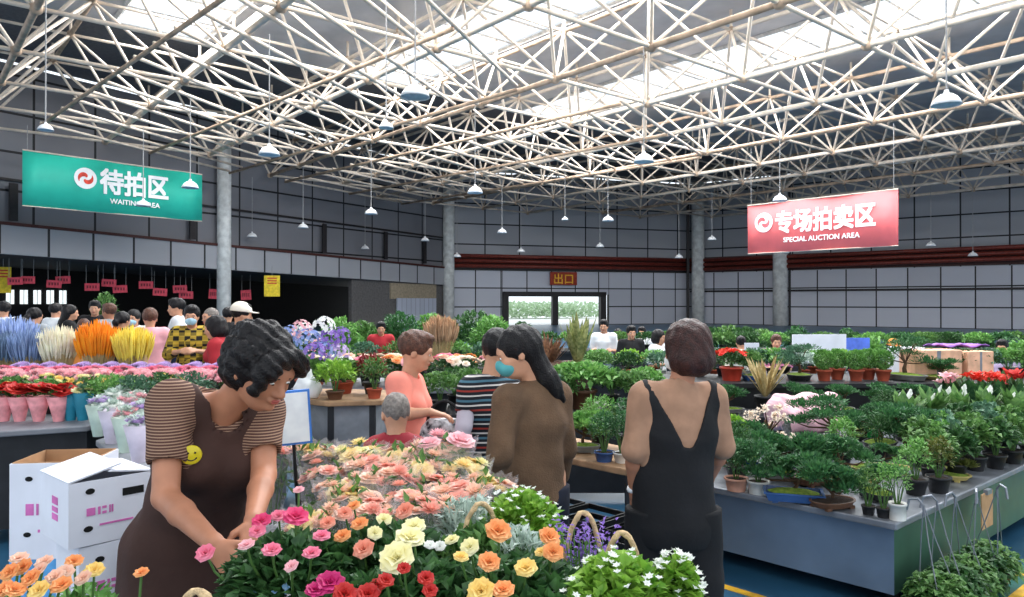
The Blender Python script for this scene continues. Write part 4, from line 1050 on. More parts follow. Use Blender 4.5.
def rose(r, rad, open_=1.0):
    """layered cupped petals round a tight heart"""
    q = MB()
    for ring, (n, tilt, s) in enumerate(((3,0.1,0.42),(4,0.35,0.6),(5,0.7,0.8),(6,1.05,1.0),(6,1.35,1.05))):
        if ring == 4 and open_ < 0.8: continue
        for i in range(n):
            a = 2*PI*(i+0.5*(ring % 2))/n+r.uniform(-.1,.1); o = Vector((math.cos(a), math.sin(a), 0)); sd = Vector((-o.y, o.x, 0))
            ti = tilt*open_; w = rad*s*(0.62 if ring else 0.5); L = rad*s*0.95; k = len(q.v)
            for u in (0, 0.55, 1.0):
                bend = ti*(0.55+0.55*u)
                c = o*(math.sin(bend)*L*u+rad*0.05*ring)+Vector((0,0,math.cos(bend)*L*u*0.9))
                ww = w*(0.35+0.75*math.sin(PI*min(0.62, u*0.62+0.08)))
                for e in (-1, 0, 1): q.v.append(tuple(c+sd*ww*e-o*(abs(e)*-0.16*w)*(1 if ti < 0.9 else 0.3)+Vector((0,0,abs(e)*w*0.12))))
            for y in (0, 1):
                for x in (0, 1): b = k+y*3+x; q.face(b, b+1, b+4, b+3)
    return q
def daisyball(r, rad, rings=((16,1.45,1.0),(15,1.1,0.85),(12,0.75,0.66),(8,0.35,0.45))):
    q = MB()
    for n, t, s in rings:
        for i in range(n):
            a = 2*PI*i/n+r.uniform(-.15,.15); d = Vector((math.cos(a)*math.sin(t), math.sin(a)*math.sin(t), math.cos(t)))
            q.leaf(d*rad*0.1, d, rad*s, rad*0.36, 0.15, -0.12)
    return q
def cluster(r, rad, n=70, pr=0.2):
    """a mophead of small four-petalled florets"""
    q = MB()
    for i in range(n):
        v = rdir(r, 0); 
        if v.z < -0.5: continue
        u = v.cross(Vector((0.3,0.2,1))).normalized(); w = v.cross(u); c = v*rad*0.9
        for k in range(4):
            a = k*PI/2+i; d = u*math.cos(a)+w*math.sin(a); q.leaf(c, d+v*0.35, rad*pr, rad*pr*0.9, 0.05, 0, v)
    return q
def funnel(r, rad):
    q = MB()
    for i in range(6):
        a = 2*PI*i/6; d = Vector((math.cos(a)*0.8, math.sin(a)*0.8, 0.75)); q.leaf((0,0,0), d, rad*1.2, rad*0.7, 0.1, 0.2)
    return q
MESH = {}
def bloom_mesh(kind, col, rad, v=0):
    key = (kind, col, round(rad,3), v)
    if key not in MESH:
        r = random.Random(len(MESH)*7+v)
        q = {'rose': rose, 'daisy': daisyball, 'mop': cluster, 'funnel': funnel}[kind](r, rad)
        MESH[key] = q.mesh('bloom', fm(col), kind == 'rose')
    return MESH[key]
def bloom(parent, p, kind, col, rad, tilt=None, v=0):
    o = link('bloom', bloom_mesh(kind, col, rad, v), parent, p); 
    t = tilt if tilt is not None else (R.uniform(-.5,.5), R.uniform(-.5,.5), R.uniform(0,6))
    o.rotation_euler = t; return o
def pot_mesh(r0, r1, h, m, name='pot', soil=True):
    key = ('pot', r0, r1, h, m.name)
    if key not in MESH:
        q = MB(); q.lathe([(r0,0),(r1*0.97,h*0.84),(r1*1.07,h*0.85),(r1*1.08,h),(r1*0.97,h),(r1*0.95,h*0.88),(0.001,h*0.88)], 18, close=False); q.lathe([(0.001,0.001),(r0,0.001)], 18, close=False)
        MESH[key] = q.mesh('pot', m, True)
    return MESH[key]
def add_pot(root, r0, r1, h, m): return link('pot', pot_mesh(r0, r1, h, pt[m]), root)
def oval_tray(root, L, W, h, m, top=None, rect=False):
    key = ('tray', L, W, h, m, rect)
    if key not in MESH:
        q = MB(); n = 4 if rect else 24
        q.lathe([(0.44,0.01),(0.5,h*0.85),(0.53,h*0.86),(0.53,h),(0.48,h),(0.47,h*0.9)], n, sx=L*(1.3 if rect else 1), sy=W*(1.3 if rect else 1), close=False)
        for x in (-1, 1):
            for y in (-1, 1): q.box(x*L*0.3-0.015, y*W*0.3-0.01, 0, x*L*0.3+0.015, y*W*0.3+0.01, 0.015)
        if rect:
            for i, v in enumerate(q.v):
                if i < 24: c, s_ = math.cos(PI/4), math.sin(PI/4); x, y = v[0]/(L*1.3), v[1]/(W*1.3); q.v[i] = ((x*c-y*s_)*L*1.3, (x*s_+y*c)*W*1.3, v[2])
        me = q.mesh('tray', pt[m]); MESH[key] = me
        q = MB(); q.lathe([(0.47,h*0.88),(0.35,h*1.05),(0.15,h*1.2),(0.001,h*1.25)], 20, sx=L*(0.9 if rect else 1), sy=W*(0.9 if rect else 1), close=False); MESH[key+('s',)] = q.mesh('moss_cover' if top is m_moss else 'soil', top or m_soil, True)
    link('tray', MESH[key], root); link('moss_cover' if top is m_moss else 'soil', MESH[key+('s',)], root)
def cached(key, fn):
    if key not in MESH: MESH[key] = fn()
    return MESH[key]

# each of these makes one plant standing on z=0
def p_juniper(root, v=0, col=None, tray=('blue', 0.24, 0.16, 0.06), moss=True, H=0.24, pads=6, rect=False, m=None):
    oval_tray(root, tray[1], tray[2], tray[3], tray[0], m_moss if moss else m_soil, rect)
    m = m or g_jun; h0 = tray[3]
    def tr():
        r = random.Random(v*13+5); q = MB(); pts = [(0,0,h0*0.9)]; x = 0
        for i in range(4): x += r.uniform(-.05,.06)*H*4; pts.append((x*0.6, r.uniform(-.02,.02), h0+H*0.62*(i+1)/4))
        q.tube(pts, [0.016*H/0.24*(1-0.18*i) for i in range(5)], 6)
        r2 = random.Random(v); 
        for i in range(pads):
            a = r2.uniform(0, 2*PI); rr = r2.uniform(0.25,0.75)*tray[1]; z = h0+H*(0.35+0.6*i/pads)
            q.tube([pts[2], (math.cos(a)*rr*0.5, math.sin(a)*rr*0.4, z-0.02), (math.cos(a)*rr*0.8, math.sin(a)*rr*0.6, z)], [0.008,0.006,0.003], 5)
        return q.mesh('trunk', m_bark, True)
    def fo():
        r = random.Random(v*7+1); q = MB(); r2 = random.Random(v)
        for i in range(pads):
            a = r2.uniform(0, 2*PI); rr = r2.uniform(0.25,0.75)*tray[1]; z = h0+H*(0.35+0.6*i/pads)
            c = Vector((math.cos(a)*rr*0.8, math.sin(a)*rr*0.6, z)); pr = H*r.uniform(0.38,0.52)
            for k in range(170):
                d = rdir(r, 0.5); t = r.random()**0.5
                p = c+Vector((d.x*pr*t, d.y*pr*t, abs(d.z)*pr*0.36*t)); q.leaf(p, (d+Vector((0,0,0.5))), 0.036, 0.017, 0.2)
        dome(r, 260, H*0.42, H*0.34, 0.036, 0.017, h0+H*0.70, q)
        return q.mesh('foliage', m)
    link('trunk', cached(('jt',v,tray,H,pads), tr), root); link('foliage', cached(('jf',v,tray,H,pads,m.name), fo), root)
def p_bush(root, v=0, m=None, rx=0.16, rz=0.26, L=0.05, W=0.026, n=420, pot=('black',0.05,0.07,0.10), stem=True, up=0.35, droop=0.15):
    m = m or g_mid; h = pot[3]
    add_pot(root, pot[1], pot[2], pot[3], pot[0])
    link('soil', cached(('soil',pot), lambda: MB().lathe([(pot[2]*0.95,h*0.88),(0.001,h*0.93)], 12, close=False).mesh('soil', m_soil)), root)
    if stem: link('stem', cached(('st',pot,rz), lambda: stems(pot, rz).mesh('stem', m_stem)), root)
    link('foliage', cached(('bf',v,m.name,rx,rz,L,W,n,h), lambda: dome(random.Random(v), n, rx, rz, L, W, h*0.9, up=up, droop=droop).mesh('foliage', m)), root)
def stems(pot, rz, n=7):
    q = MB(); r = random.Random(2)
    for i in range(n):
        a = 2*PI*i/n; q.tube([(0.01*math.cos(a),0.01*math.sin(a),pot[3]*0.88),(0.03*math.cos(a),0.03*math.sin(a),pot[3]+rz*0.3),(0.06*math.cos(a+.3),0.06*math.sin(a+.3),pot[3]+rz*0.6)], [0.004,0.003,0.002], 4)
    return q
def p_topiary(root, v=0, pot=('terracotta',0.06,0.085,0.13)):
    add_pot(root, pot[1], pot[2], pot[3], pot[0])
    link('trunk', cached(('tt',pot), lambda: MB().tube([(0,0,pot[3]*0.8),(0.004,0,pot[3]+0.05)], 0.010, 6).mesh('trunk', m_bark)), root)
    def f():
        r = random.Random(v); q = MB()
        for i in range(950):
            d = rdir(r, 0); q.leaf(Vector((0,0,pot[3]+0.12))+d*0.105*r.uniform(.75,1), d+rdir(r,0)*0.6, 0.032, 0.02)
        return q.mesh('foliage', g_fresh)
    link('foliage', cached(('tf',v,pot), f), root)
def p_strap(root, v=0, m=None, n=36, L=0.45, W=0.035, pot=('black',0.08,0.11,0.15), spread=0.6, droop=0.5, flowers=None, nf=0, fr=0.05, fz=0.4):
    """long arching leaves from one point"""
    m = m or g_mid; add_pot(root, pot[1], pot[2], pot[3], pot[0])
    def f():
        r = random.Random(v); q = MB()
        for i in range(n):
            a = r.uniform(0, 2*PI); sp = r.uniform(0.08, spread); l = L*r.uniform(0.65,1.1); k = len(q.v); sd = Vector((-math.sin(a), math.cos(a), 0))
            for j in range(6):
                t = j/5; rad = 0.01+l*t*(sp+0.35*t*droop); z = pot[3]*0.9+l*(t*(1-sp*0.35)-droop*sp*t*t*0.9); w = W*(0.35+1.2*math.sin(PI*(0.12+0.8*t)))*0.5*(1 if j < 5 else 0.1)
                c = Vector((math.cos(a)*rad, math.sin(a)*rad, z)); q.v += [tuple(c-sd*w), tuple(c-Vector((0,0,w*0.35))), tuple(c+sd*w)]
            for j in range(5):
                b = k+j*3; q.face(b, b+1, b+4, b+3); q.face(b+1, b+2, b+5, b+4)
        return q.mesh('foliage', m, True)
    link('foliage', cached(('sf',v,m.name,n,L,W,pot,spread,droop), f), root)
    if flowers:
        r = random.Random(v+50)
        for i in range(nf):
            a = r.uniform(0, 2*PI); rad = L*0.35*r.random(); z = pot[3]+L*fz*r.uniform(1.2,1.9)*1.0
            q = MB(); q.tube([(0,0,pot[3]*0.9),(math.cos(a)*rad*0.6,math.sin(a)*rad*0.6,z*0.6),(math.cos(a)*rad,math.sin(a)*rad,z)], 0.004, 5); st = q.build('flower_stalk', m_stem, root)
            if flowers[0] == 'spathe':
                q = MB(); q.leaf((0,0,0), (0.3,0.1,1), fr*2.4, fr*1.2, 0.35); q.leaf((0,0,0), (0.25,0.2,1), fr*2.2, fr*1.0, -0.2); q.bar((0.01,0,0.01),(0.02,0,0.07),0.005,5); q.build('bloom', fm(flowers[1]), st, loc=(math.cos(a)*rad,math.sin(a)*rad,z))
            else: bloom(st, (math.cos(a)*rad,math.sin(a)*rad,z), flowers[0], flowers[1], fr)
def p_flower(root, v=0, m=None, rx=0.14, rz=0.2, blooms=(), pot=('black',0.055,0.075,0.11), L=0.05, W=0.03, n=380, kind='rose', brad=0.028, seed=0):
    p_bush(root, v, m, rx, rz, L, W, n, pot)
    r = random.Random(seed+v*31+5)
    for c, k in blooms:
        for i in range(k):
            a = r.uniform(0, 2*PI); t = r.random()**0.5; el = math.sqrt(max(0, 1-t*t*0.85))
            bloom(root, (math.cos(a)*t*rx*0.95, math.sin(a)*t*rx*0.95, pot[3]*0.9+rz*0.5+rz*0.52*el), kind, c, brad*r.uniform(0.8,1.15), tilt=(-math.sin(a)*t*0.8, math.cos(a)*t*0.8, r.uniform(0,6)) if False else (r.uniform(-.4,.4)-math.sin(a)*t*0.6, math.cos(a)*t*0.6, 0), v=i % 2)
def leafy_tree(root, v, m, H, rx, pot=('black',0.12,0.16,0.24), n=900, L=0.09, W=0.04):
    p_bush(root, v, m, rx, H-0.2, L, W, n, pot, stem=False)
    link('trunk', cached(('lt',H,pot), lambda: MB().tube([(0,0,pot[3]*0.8),(0.02,0.01,H*0.4),(0,0,H*0.7)], [0.022,0.018,0.01], 6).mesh('trunk', m_bark)), root)
# ------------------------------------------------------------------ benches and tables
m_zinc = mat('blue_grey_sheet_metal', rgb(112,132,156), rough=0.4, metal=0.35, var=0.12, scale=2.5)
m_edge = mat('pale_metal_edge', rgb(126,130,138), rough=0.35, metal=0.4)
m_green = mat('green_painted_board', rgb(56,92,74), rough=0.45, var=0.15, scale=3)
m_wood = mat('worn_wood', rgb(150,118,88), rough=0.7, var=0.2, scale=9)
m_dkm = mat('dark_bench_metal', rgb(34,35,39), rough=0.5, var=0.15)
m_gtop = mat('grey_bench_top', rgb(118,120,126), rough=0.5, var=0.12, scale=5)
m_mesh_tray = mat('black_tray_plastic', rgb(26,28,30), rough=0.5)
def poly_table(name, label, poly, z, top_m, body_m, cat='table', inset=0.08, gap=0.1, th=0.04, legs=True):
    cx = sum(p[0] for p in poly)/len(poly); cy = sum(p[1] for p in poly)/len(poly)
    r = thing(name, label, cat, (cx, cy, 0)); L = [(p[0]-cx, p[1]-cy) for p in poly]
    q = MB(); q.prism(L, z-th, z); softbox(q.build('table_top', top_m, r), 0.008)
    ins = [(x-(inset*x/max(0.01, math.hypot(x,y))), y-(inset*y/max(0.01, math.hypot(x,y)))) for x, y in L]
    if body_m:
        q = MB(); n = len(ins)
        for i in range(n):
            q = MB(); a = Vector((*ins[i],0)); b = Vector((*ins[(i+1) % n],0)); d = (b-a).normalized(); nn = Vector((-d.y,d.x,0))*0.02
            q.prism([(a)[:2], (b)[:2], (b+nn)[:2], (a+nn)[:2]], gap, z-th-0.001); q.build('side_panel', body_m if not isinstance(body_m, list) else body_m[i], r)
    if legs:
        for x, y in ins:
            q = MB(); x *= 0.93; y *= 0.93; q.box(x-0.025, y-0.025, 0, x+0.025, y+0.025, z-th-0.002); q.build('leg', m_dkm, r)
    return r
def V2(*a): return Vector((a[0], a[1], 0))
C0 = V2(2.04, 3.93); ZR = 0.525
R_a, R_b, R_c, R_d = C0, C0+E2*3.5, C0+E2*3.5+E1*1.8, C0+E1*1.8
poly_table('display_bench', 'big blue-grey metal bench with green end board holding bonsai at right', [R_a[:2], R_b[:2], R_c[:2], R_d[:2]], ZR, m_edge, [m_green, m_dkm, m_dkm, m_zinc], 'bench', inset=0.12)
# cardboard tag on the green end board
pt_ = C0+E2*1.15; o = thing('cardboard_tag', 'square brown cardboard tag on the green end board of the bench', 'tag', (pt_.x+0.055, pt_.y-0.04, 0.40), math.atan2(E2.y, E2.x))
q = MB(); q.box(-0.1,-0.006,-0.11,0.1,0.0,0.11); q.build('card', mat('cardboard', rgb(176,140,104), rough=0.9), o); q = MB(); q.box(-0.04,-0.02,0.1,0.04,0.004,0.13); q.build('tape', m_edge, o)
# narrow wood-topped table between the women
p2 = G(640,472,0.735); p1 = p2+E1*1.25
poly_table('plant_stand', 'wood-edged table on a dark open frame between the two standing women', [p2[:2], (p2+E2*0.55)[:2], (p1+E2*0.55)[:2], p1[:2]], 0.735, m_wood, None, 'table')
for k in range(3):
    c = p2+E1*(0.25+0.35*k)+E2*0.25; o = thing('storage_crate', ['black slatted crate stored under the wood-edged table, nearest the dungarees','black slatted crate stored under the wood-edged table, middle one','black slatted crate stored under the wood-edged table, nearest the jumper'][k], 'crate', (c.x,c.y,0), math.atan2(E1.y,E1.x))
    q = MB(); 
    for i in range(6): q.box(-0.15,-0.19,0.06*i,0.15,-0.18,0.06*i+0.035); q.box(-0.15,0.18,0.06*i,0.15,0.19,0.06*i+0.035); q.box(-0.16,-0.19,0.06*i,-0.15,0.19,0.06*i+0.035); q.box(0.15,-0.19,0.06*i,0.16,0.19,0.06*i+0.035)
    q.build('slatted_side', m_mesh_tray, o); q = MB(); q.box(-0.15,-0.18,0,0.15,0.18,0.015); q.build('crate_base', m_mesh_tray, o)
# rose table in the foreground
T1 = [(-0.74,1.30),(0.52,1.30),(0.50,1.85),(0.16,2.45),(-0.10,3.30),(-1.28,3.30),(-1.22,3.02),(-0.74,2.90)]
ZT1 = 0.75
poly_table('flower_table', 'long front table crowded with potted roses and bouquets', T1, ZT1, m_gtop, None, 'table')
poly_table('flower_table', 'small table at the bottom left corner under the peach roses', [(-1.75,1.35),(-0.98,1.35),(-0.98,1.95),(-1.75,1.95)], ZT1, m_gtop, None, 'table')
# left benches
ZL = 0.80
a = G(-40,434,ZL); b = G(88,426,ZL)
poly_table('display_bench', 'dark bench at left carrying the red and teal bouquets', [a[:2], b[:2], (b.x-0.05,b.y+1.88), (a.x-0.6,a.y+1.88)], ZL, m_gtop, m_dkm, 'bench')
a = G(96,440,ZL); b = G(150,482,ZL)
poly_table('display_bench', 'grey bench end left of the apron woman carrying lilac flowers', [(a.x,a.y), (b.x,b.y), (b.x+0.3,b.y+0.7), (a.x+0.75,a.y+1.75), (a.x,a.y+1.75)], ZL, m_gtop, m_dkm, 'bench')
# hydrangea bench
poly_table('display_bench', 'grey block bench with wooden top under the hydrangeas', [(-1.80,5.95),(-1.42,5.72),(-1.02,5.8),(-1.0,6.5),(-1.85,6.6)], 0.93, m_wood, mat('grey_block', rgb(126,130,136), rough=0.8), 'bench')
def row_bench(label, x0, x1, y, dep, z, top=m_dkm, rz=0.0):
    cx = (x0+x1)/2; r = thing('display_bench', label, 'bench', (cx, y+dep/2, 0), rz)
    L = (x1-x0)/2; q = MB(); q.box(-L,-dep/2,z-0.05,L,dep/2,z); q.build('bench_top', top, r)
    q = MB(); q.box(-L+0.05,-dep/2+0.06,0.06,L-0.05,-dep/2+0.09,z-0.052); q.build('front_panel', m_dkm, r)
    for sx in (-1, 1):
        for sy in (-1, 1): q = MB(); q.box(sx*(L-0.08)-0.03, sy*(dep/2-0.12)-0.03, 0, sx*(L-0.08)+0.03, sy*(dep/2-0.12)+0.03, z-0.052); q.build('leg', m_dkm, r)
    return r
ROWS = {
 'N':(-0.95, 1.45, 6.3, 0.9, 0.74), 'M':(-2.3, 0.35, 7.7, 1.1, 0.80), 'R2':(1.75, 7.6, 8.35, 1.1, 0.78), 'R3':(1.0, 9.2, 10.1, 1.0, 0.66),
 'C3':(-3.5, 0.6, 9.9, 1.0, 0.80), 'L3':(-6.2,-3.4, 7.35, 0.9, 0.84), 'R5':(-3.0, 12.5, 14.3, 1.1, 0.75)}
RL = dict(N='bench behind the jumper woman holding the big leafy plant', M='bench of cream and pink flowers behind the coral woman', R2='dark bench with terracotta topiaries across the right half', R3='far bench crowded with green pots before the seated people', C3='far bench of mixed plants at the centre left', L3='bench of tall dried grasses at the left', R5='farthest long bench below the exit doorway and the grey wall')
for k, (x0, x1, y, dp, z) in ROWS.items(): row_bench(RL[k], x0, x1, y, dp, z, m_gtop if k in ('L3','M') else m_dkm)

def T(label, cat, loc, fn, rz=None, group=None, scale=1.0, name=None, **k):
    r = thing(name or 'potted_plant', label, cat, loc, R.uniform(0, 6.28) if rz is None else rz, group, scale)
    fn(r, **k); return r
def onz(px, py, z): v = G(px, py, z); v.z = z; return v

# ------------------------------------------------------------------ right bench
jt = lambda *a, **k: T(*a, **k)
BL = dict(
 n1=('bushy juniper in a peach pot at the near left corner of the right bench', (736,490), dict(fn=p_bush, m=g_jun, rx=0.14, rz=0.17, L=0.035, W=0.014, n=800, pot=('peach',0.055,0.07,0.08))),
 n2=('bushy juniper in a white pot right of the peach-potted one', (758,493), dict(fn=p_bush, m=g_jun, rx=0.15, rz=0.18, L=0.035, W=0.014, n=800, pot=('white',0.055,0.065,0.08), v=1)),
 n3=('low juniper with bright moss in a dark blue rectangular tray', (793,501), dict(fn=p_juniper, v=2, tray=('blue',0.30,0.17,0.055), rect=True, H=0.17)),
 n4=('small juniper with brown rocks in a tan tray at the bench edge', (832,507), dict(fn=p_juniper, v=3, tray=('brown',0.24,0.16,0.04), H=0.17, moss=False)),
 n5=('seedling in a small black pot, left of two by the white cylinder pot', (868,514), dict(fn=p_bush, m=g_mid, rx=0.045, rz=0.09, L=0.025, W=0.014, n=160, pot=('black',0.028,0.036,0.05))),
 n6=('seedling in a small black pot next to the white cylinder pot', (883,517), dict(fn=p_bush, m=g_fresh, rx=0.045, rz=0.09, L=0.025, W=0.014, n=160, pot=('black',0.03,0.038,0.055), v=1)),
 n7=('feathery herb in a white cylinder pot at the bench corner', (897,519), dict(fn=p_bush, m=g_fresh, rx=0.075, rz=0.10, L=0.03, W=0.010, n=260, pot=('white',0.042,0.044,0.09), v=2)),
 m1=('juniper bonsai in a grey tray behind the white-potted juniper', (775,478), dict(fn=p_juniper, v=4, tray=('grey',0.26,0.18,0.05), H=0.2)),
 m2=('juniper bonsai in a pale tan oval tray at the middle of the bench', (845,482), dict(fn=p_juniper, v=5, tray=('tan',0.34,0.22,0.04), H=0.2)),
 m3=('mossy rock garden in a tan oval tray right of the middle', (880,474), dict(fn=p_juniper, v=6, tray=('tan',0.34,0.22,0.045), H=0.13, pads=3)),
 m4=('dark juniper bonsai in a brown tray left of the mossy rock garden', (812,484), dict(fn=p_juniper, v=7, tray=('brown',0.24,0.16,0.05), H=0.22)),
 m5=('low green herb in a black pot behind the white cylinder pot', (915,494), dict(fn=p_bush, m=g_fresh, rx=0.10, rz=0.10, n=300, L=0.035, W=0.016, v=3)),
 m6=('red-brown leaved little plant in a black pot on the bench edge', (938,492), dict(fn=p_bush, m=g_olive, rx=0.09, rz=0.10, n=260, L=0.035, W=0.02, v=4)),
 c1=('large dark pine bonsai in a long grey oval tray', (832,450), dict(fn=p_juniper, v=8, tray=('grey',0.52,0.26,0.07), H=0.27, pads=9)),
 c2=('pine bonsai in a grey tray right of the long tray', (905,458), dict(fn=p_juniper, v=9, tray=('grey',0.32,0.2,0.06), H=0.26)),
 c3=('spreading juniper in a black tray behind the green tag', (880,448), dict(fn=p_juniper, v=10, tray=('black',0.34,0.2,0.05), H=0.26)),
 c4=('small juniper bonsai in a blue tray left of the blossom tree', (741,462), dict(fn=p_juniper, v=11, tray=('blue',0.26,0.17,0.05), H=0.2)),
)
for k, (lab, (px, py), kw) in BL.items():
    kw = dict(kw); fn = kw.pop('fn'); T(lab, 'plant', onz(px, py, ZR), fn, name='bonsai_tree' if fn is p_juniper else 'potted_plant', scale=1.15 if fn is p_juniper else 1.0, **kw)
# leafy block at the right end
i = 0
for (px, py) in ((932,482),(955,478),(950,468),(975,470),(968,458),(995,468),(990,455),(1012,463),(1008,450),(1030,458),(940,455),(922,466),(1035,447),(960,446),(985,443)):
    m = (g_mid, g_dark, g_blue, g_mid)[i % 4]
    T('glossy leafy pot plant massed along the right end of the big bench', 'plant', onz(px, py, ZR), p_bush, v=10+i % 5, m=m, rx=0.15, rz=0.19, L=0.06, W=0.04, n=300, group='leafy plants at the right end of the big bench'); i += 1
# blossoming bonsai
def blossom(root, v=0):
    oval_tray(root, 0.26, 0.18, 0.05, 'blue', m_soil)
    q = MB(); r = random.Random(3); tips = []
    q.tube([(0,0,0.04),(0.02,0,0.12),(-0.02,0.01,0.2)], [0.02,0.014,0.008], 6)
    for k in range(9):
        a = k*0.7; e = (math.cos(a)*r.uniform(.07,.15), math.sin(a)*r.uniform(.05,.12), r.uniform(.14,.30)); q.tube([(0.0,0,0.12),(e[0]*0.5,e[1]*0.5,e[2]*0.75),e], [0.008,0.005,0.003], 5); tips.append(Vector(e))
    q.build('trunk', m_bark, root, True)
    q = MB()
    for t in tips:
        for k in range(26):
            c = t+rdir(r,0)*0.045*r.random(); 
            for j in range(4): q.leaf(c, rdir(r, 0.2), 0.016, 0.014, 0.1)
    tag(q.build('blossom', fm('cream'), root), kind='stuff')
T('cream blossoming bonsai beside the upright grey rock', 'plant', onz(768,452,ZR), blossom, name='blossom_bonsai', scale=1.25)
T('low cream blossoming bonsai in front of the taller one', 'plant', onz(784,466,ZR), blossom, name='blossom_bonsai', scale=0.8)
def rock(loc, label, sx, sy, sz, seed):
    rr = random.Random(seed); fd = Field((-sx*1.3,-sy*1.3,-0.02), (sx*1.3,sy*1.3,sz*1.25), 0.012)
    for k in range(7): z = sz*k/7; fd.cap((rr.uniform(-.3,.3)*sx*(1-z/sz*0.5), rr.uniform(-.2,.2)*sy, 0), (rr.uniform(-.35,.35)*sx, rr.uniform(-.2,.2)*sy, sz*rr.uniform(.35,1)), sx*0.55, sx*0.14, k=0.012)
    fd.wave(0.012, (60,50,45), seed); fd.cut((0,0,0), (0,0,-1))
    o = link('viewing_stone', fd.mesh('viewing_stone', mat('grey_rock', rgb(112,112,114), rough=0.9, bump=0.5, scale=15, var=0.3))); o.location = loc; tag(o, label, 'stone'); return o
rock(onz(786,446,ZR), 'tall pointed grey viewing stone by the pink bundle', 0.07, 0.05, 0.30, 3)
rock(onz(742,452,ZR), 'jagged grey viewing stone left of the blossom tree', 0.09, 0.06, 0.20, 5)
rock(onz(838,500,ZR), 'small brown-grey stone among the edge trays', 0.05, 0.04, 0.07, 8)
# pink wrapped bundle
fd = Field((-0.4,-0.3,-0.05), (0.4,0.3,0.4), 0.012); fd.cap((-0.22,0,0.12),(0.2,0.05,0.14),0.13,0.12,k=0.05); fd.cap((-0.15,-0.1,0.08),(0.18,-0.1,0.08),0.09,0.08,k=0.05); fd.wave(0.012,(26,20,22),1.0); fd.wave(0.006,(60,50,40),2.0); fd.cut((0,0,0),(0,0,-1))
o = link('wrapped_bundle', fd.mesh('wrapped_bundle', mat('pale_pink_plastic', rgb(226,178,186), rough=0.3, var=0.1, scale=9, bump=0.2))); o.location = onz(806,430,ZR); o.scale = (1.1,1.0,1.3); tag(o, 'crumpled pale pink plastic bundle lying behind the pines', 'bundle')
o = link('plant_tag', MB().box(-0.05,-0.004,0.0,0.05,0.004,0.09).mesh('plant_tag', mat('bright_green_plastic', rgb(40,170,80)))); o.location = onz(872,443,ZR)+Vector((0,-0.02,0.03)); tag(o, 'bright green plastic price tag among the pines', 'tag')
q = MB(); q.bar((0,0,-0.03),(0,0,0.02),0.004,5); q.build('stake', m_stem, o)
# white spathe plants and scarlet flowers
for i, (px, py, lab) in enumerate(((905,440,'white spathe plant left of the group, near the green tag'),(930,437,'white spathe plant in front of the yellow oval tray'),(958,436,'white spathe plant left of the scarlet flowers'),(986,434,'white spathe plant below the scarlet flowers'),(1014,436,'white spathe plant at the right edge below the red flowers'))):
    T(lab, 'plant', onz(px, py, ZR), p_strap, v=20+i % 3, m=g_mid, n=34, L=0.32, W=0.05, spread=0.5, flowers=('spathe','white'), nf=3, fr=0.035, fz=0.4, name='peace_lily')
for i, (px, py, c, lab) in enumerate(((975,424,'scarlet','scarlet trumpet flowers in front of the cardboard boxes'),(1000,420,'scarlet','second scarlet trumpet flower, between the others'),(1020,422,'red','deep red trumpet flowers at the right picture edge'),(951,420,'rose','pale pink flowering plant left of the scarlet flowers'))):
    p = onz(px, py, ZR); T(lab, 'plant', p, p_strap, v=30+i % 2, m=g_dark, n=26, L=0.36, W=0.055, spread=0.45, droop=0.35, flowers=('funnel',c), nf=6, fr=0.085, fz=0.46, name='flowering_plant')

# denser filling of the right bench
R3_ = random.Random(21); k = 0; taken = []
def free(p, rr):
    return all((p.x-t.x)**2+(p.y-t.y)**2 > rr*rr for t in taken)
for lab_, (px_, py_), kw_ in BL.values(): taken.append(onz(px_, py_, ZR))
kinds = (('low juniper bonsai in a dark tray among the crowded middle of the right bench', dict(fn=p_juniper, v=2, tray=('black',0.26,0.17,0.05), H=0.15, pads=5), 'low junipers in dark trays on the right bench'),
 ('low mossy bonsai in a tan tray among the crowded middle of the right bench', dict(fn=p_juniper, v=5, tray=('tan',0.30,0.2,0.04), H=0.13, pads=4, m=g_olive), 'low mossy bonsai in tan trays on the right bench'),
 ('bushy little juniper in a black pot on the right bench', dict(fn=p_bush, m=g_dark, rx=0.13, rz=0.11, L=0.035, W=0.016, n=520, v=1), 'bushy junipers in black pots on the right bench'),
 ('bright green herb in a black pot on the right bench', dict(fn=p_bush, m=g_fresh, rx=0.11, rz=0.09, L=0.04, W=0.02, n=340, v=4), 'bright herbs in black pots on the right bench'))
for t in range(1400):
    u = R3_.uniform(0.14, 2.35 if t % 2 else 3.3); w_ = R3_.uniform(0.14, 1.7); p = C0+E2*u+E1*w_; p.z = ZR
    px = CX+p.x/p.y*F; py = HY+(CAMZ-ZR)/p.y*F
    if 735 < px < 862 and py < 464 or px > 935 and py < 492 and px-py*0.2 > 850: continue
    if free(p, 0.265):
        taken.append(p); lab, kw, gr = kinds[(0,2,1,0,3,2)[k % 6]]; kw = dict(kw); fn = kw.pop('fn'); k += 1
        T(lab, 'plant', p, fn, name='bonsai_tree' if fn is p_juniper else 'potted_plant', group=gr, **kw)
# a low shelf of trays in front of the topiary bench
poly_table('plant_stand', 'low dark shelf of bonsai trays just before the topiary bench', [(2.05,7.62),(6.6,7.62),(6.6,8.2),(2.05,8.2)], 0.52, m_dkm, m_dkm, 'bench')
for j in range(11):
    x = 2.3+0.41*j
    if j == 1: continue
    T('dark pine bonsai on the low shelf before the topiary bench', 'plant', (x, 7.9, 0.52), p_juniper, v=(8,9,10)[j % 3], tray=('grey',0.34,0.22,0.05), H=0.24, rz=0.3*j, name='bonsai_tree', group='pine bonsai on the low shelf')

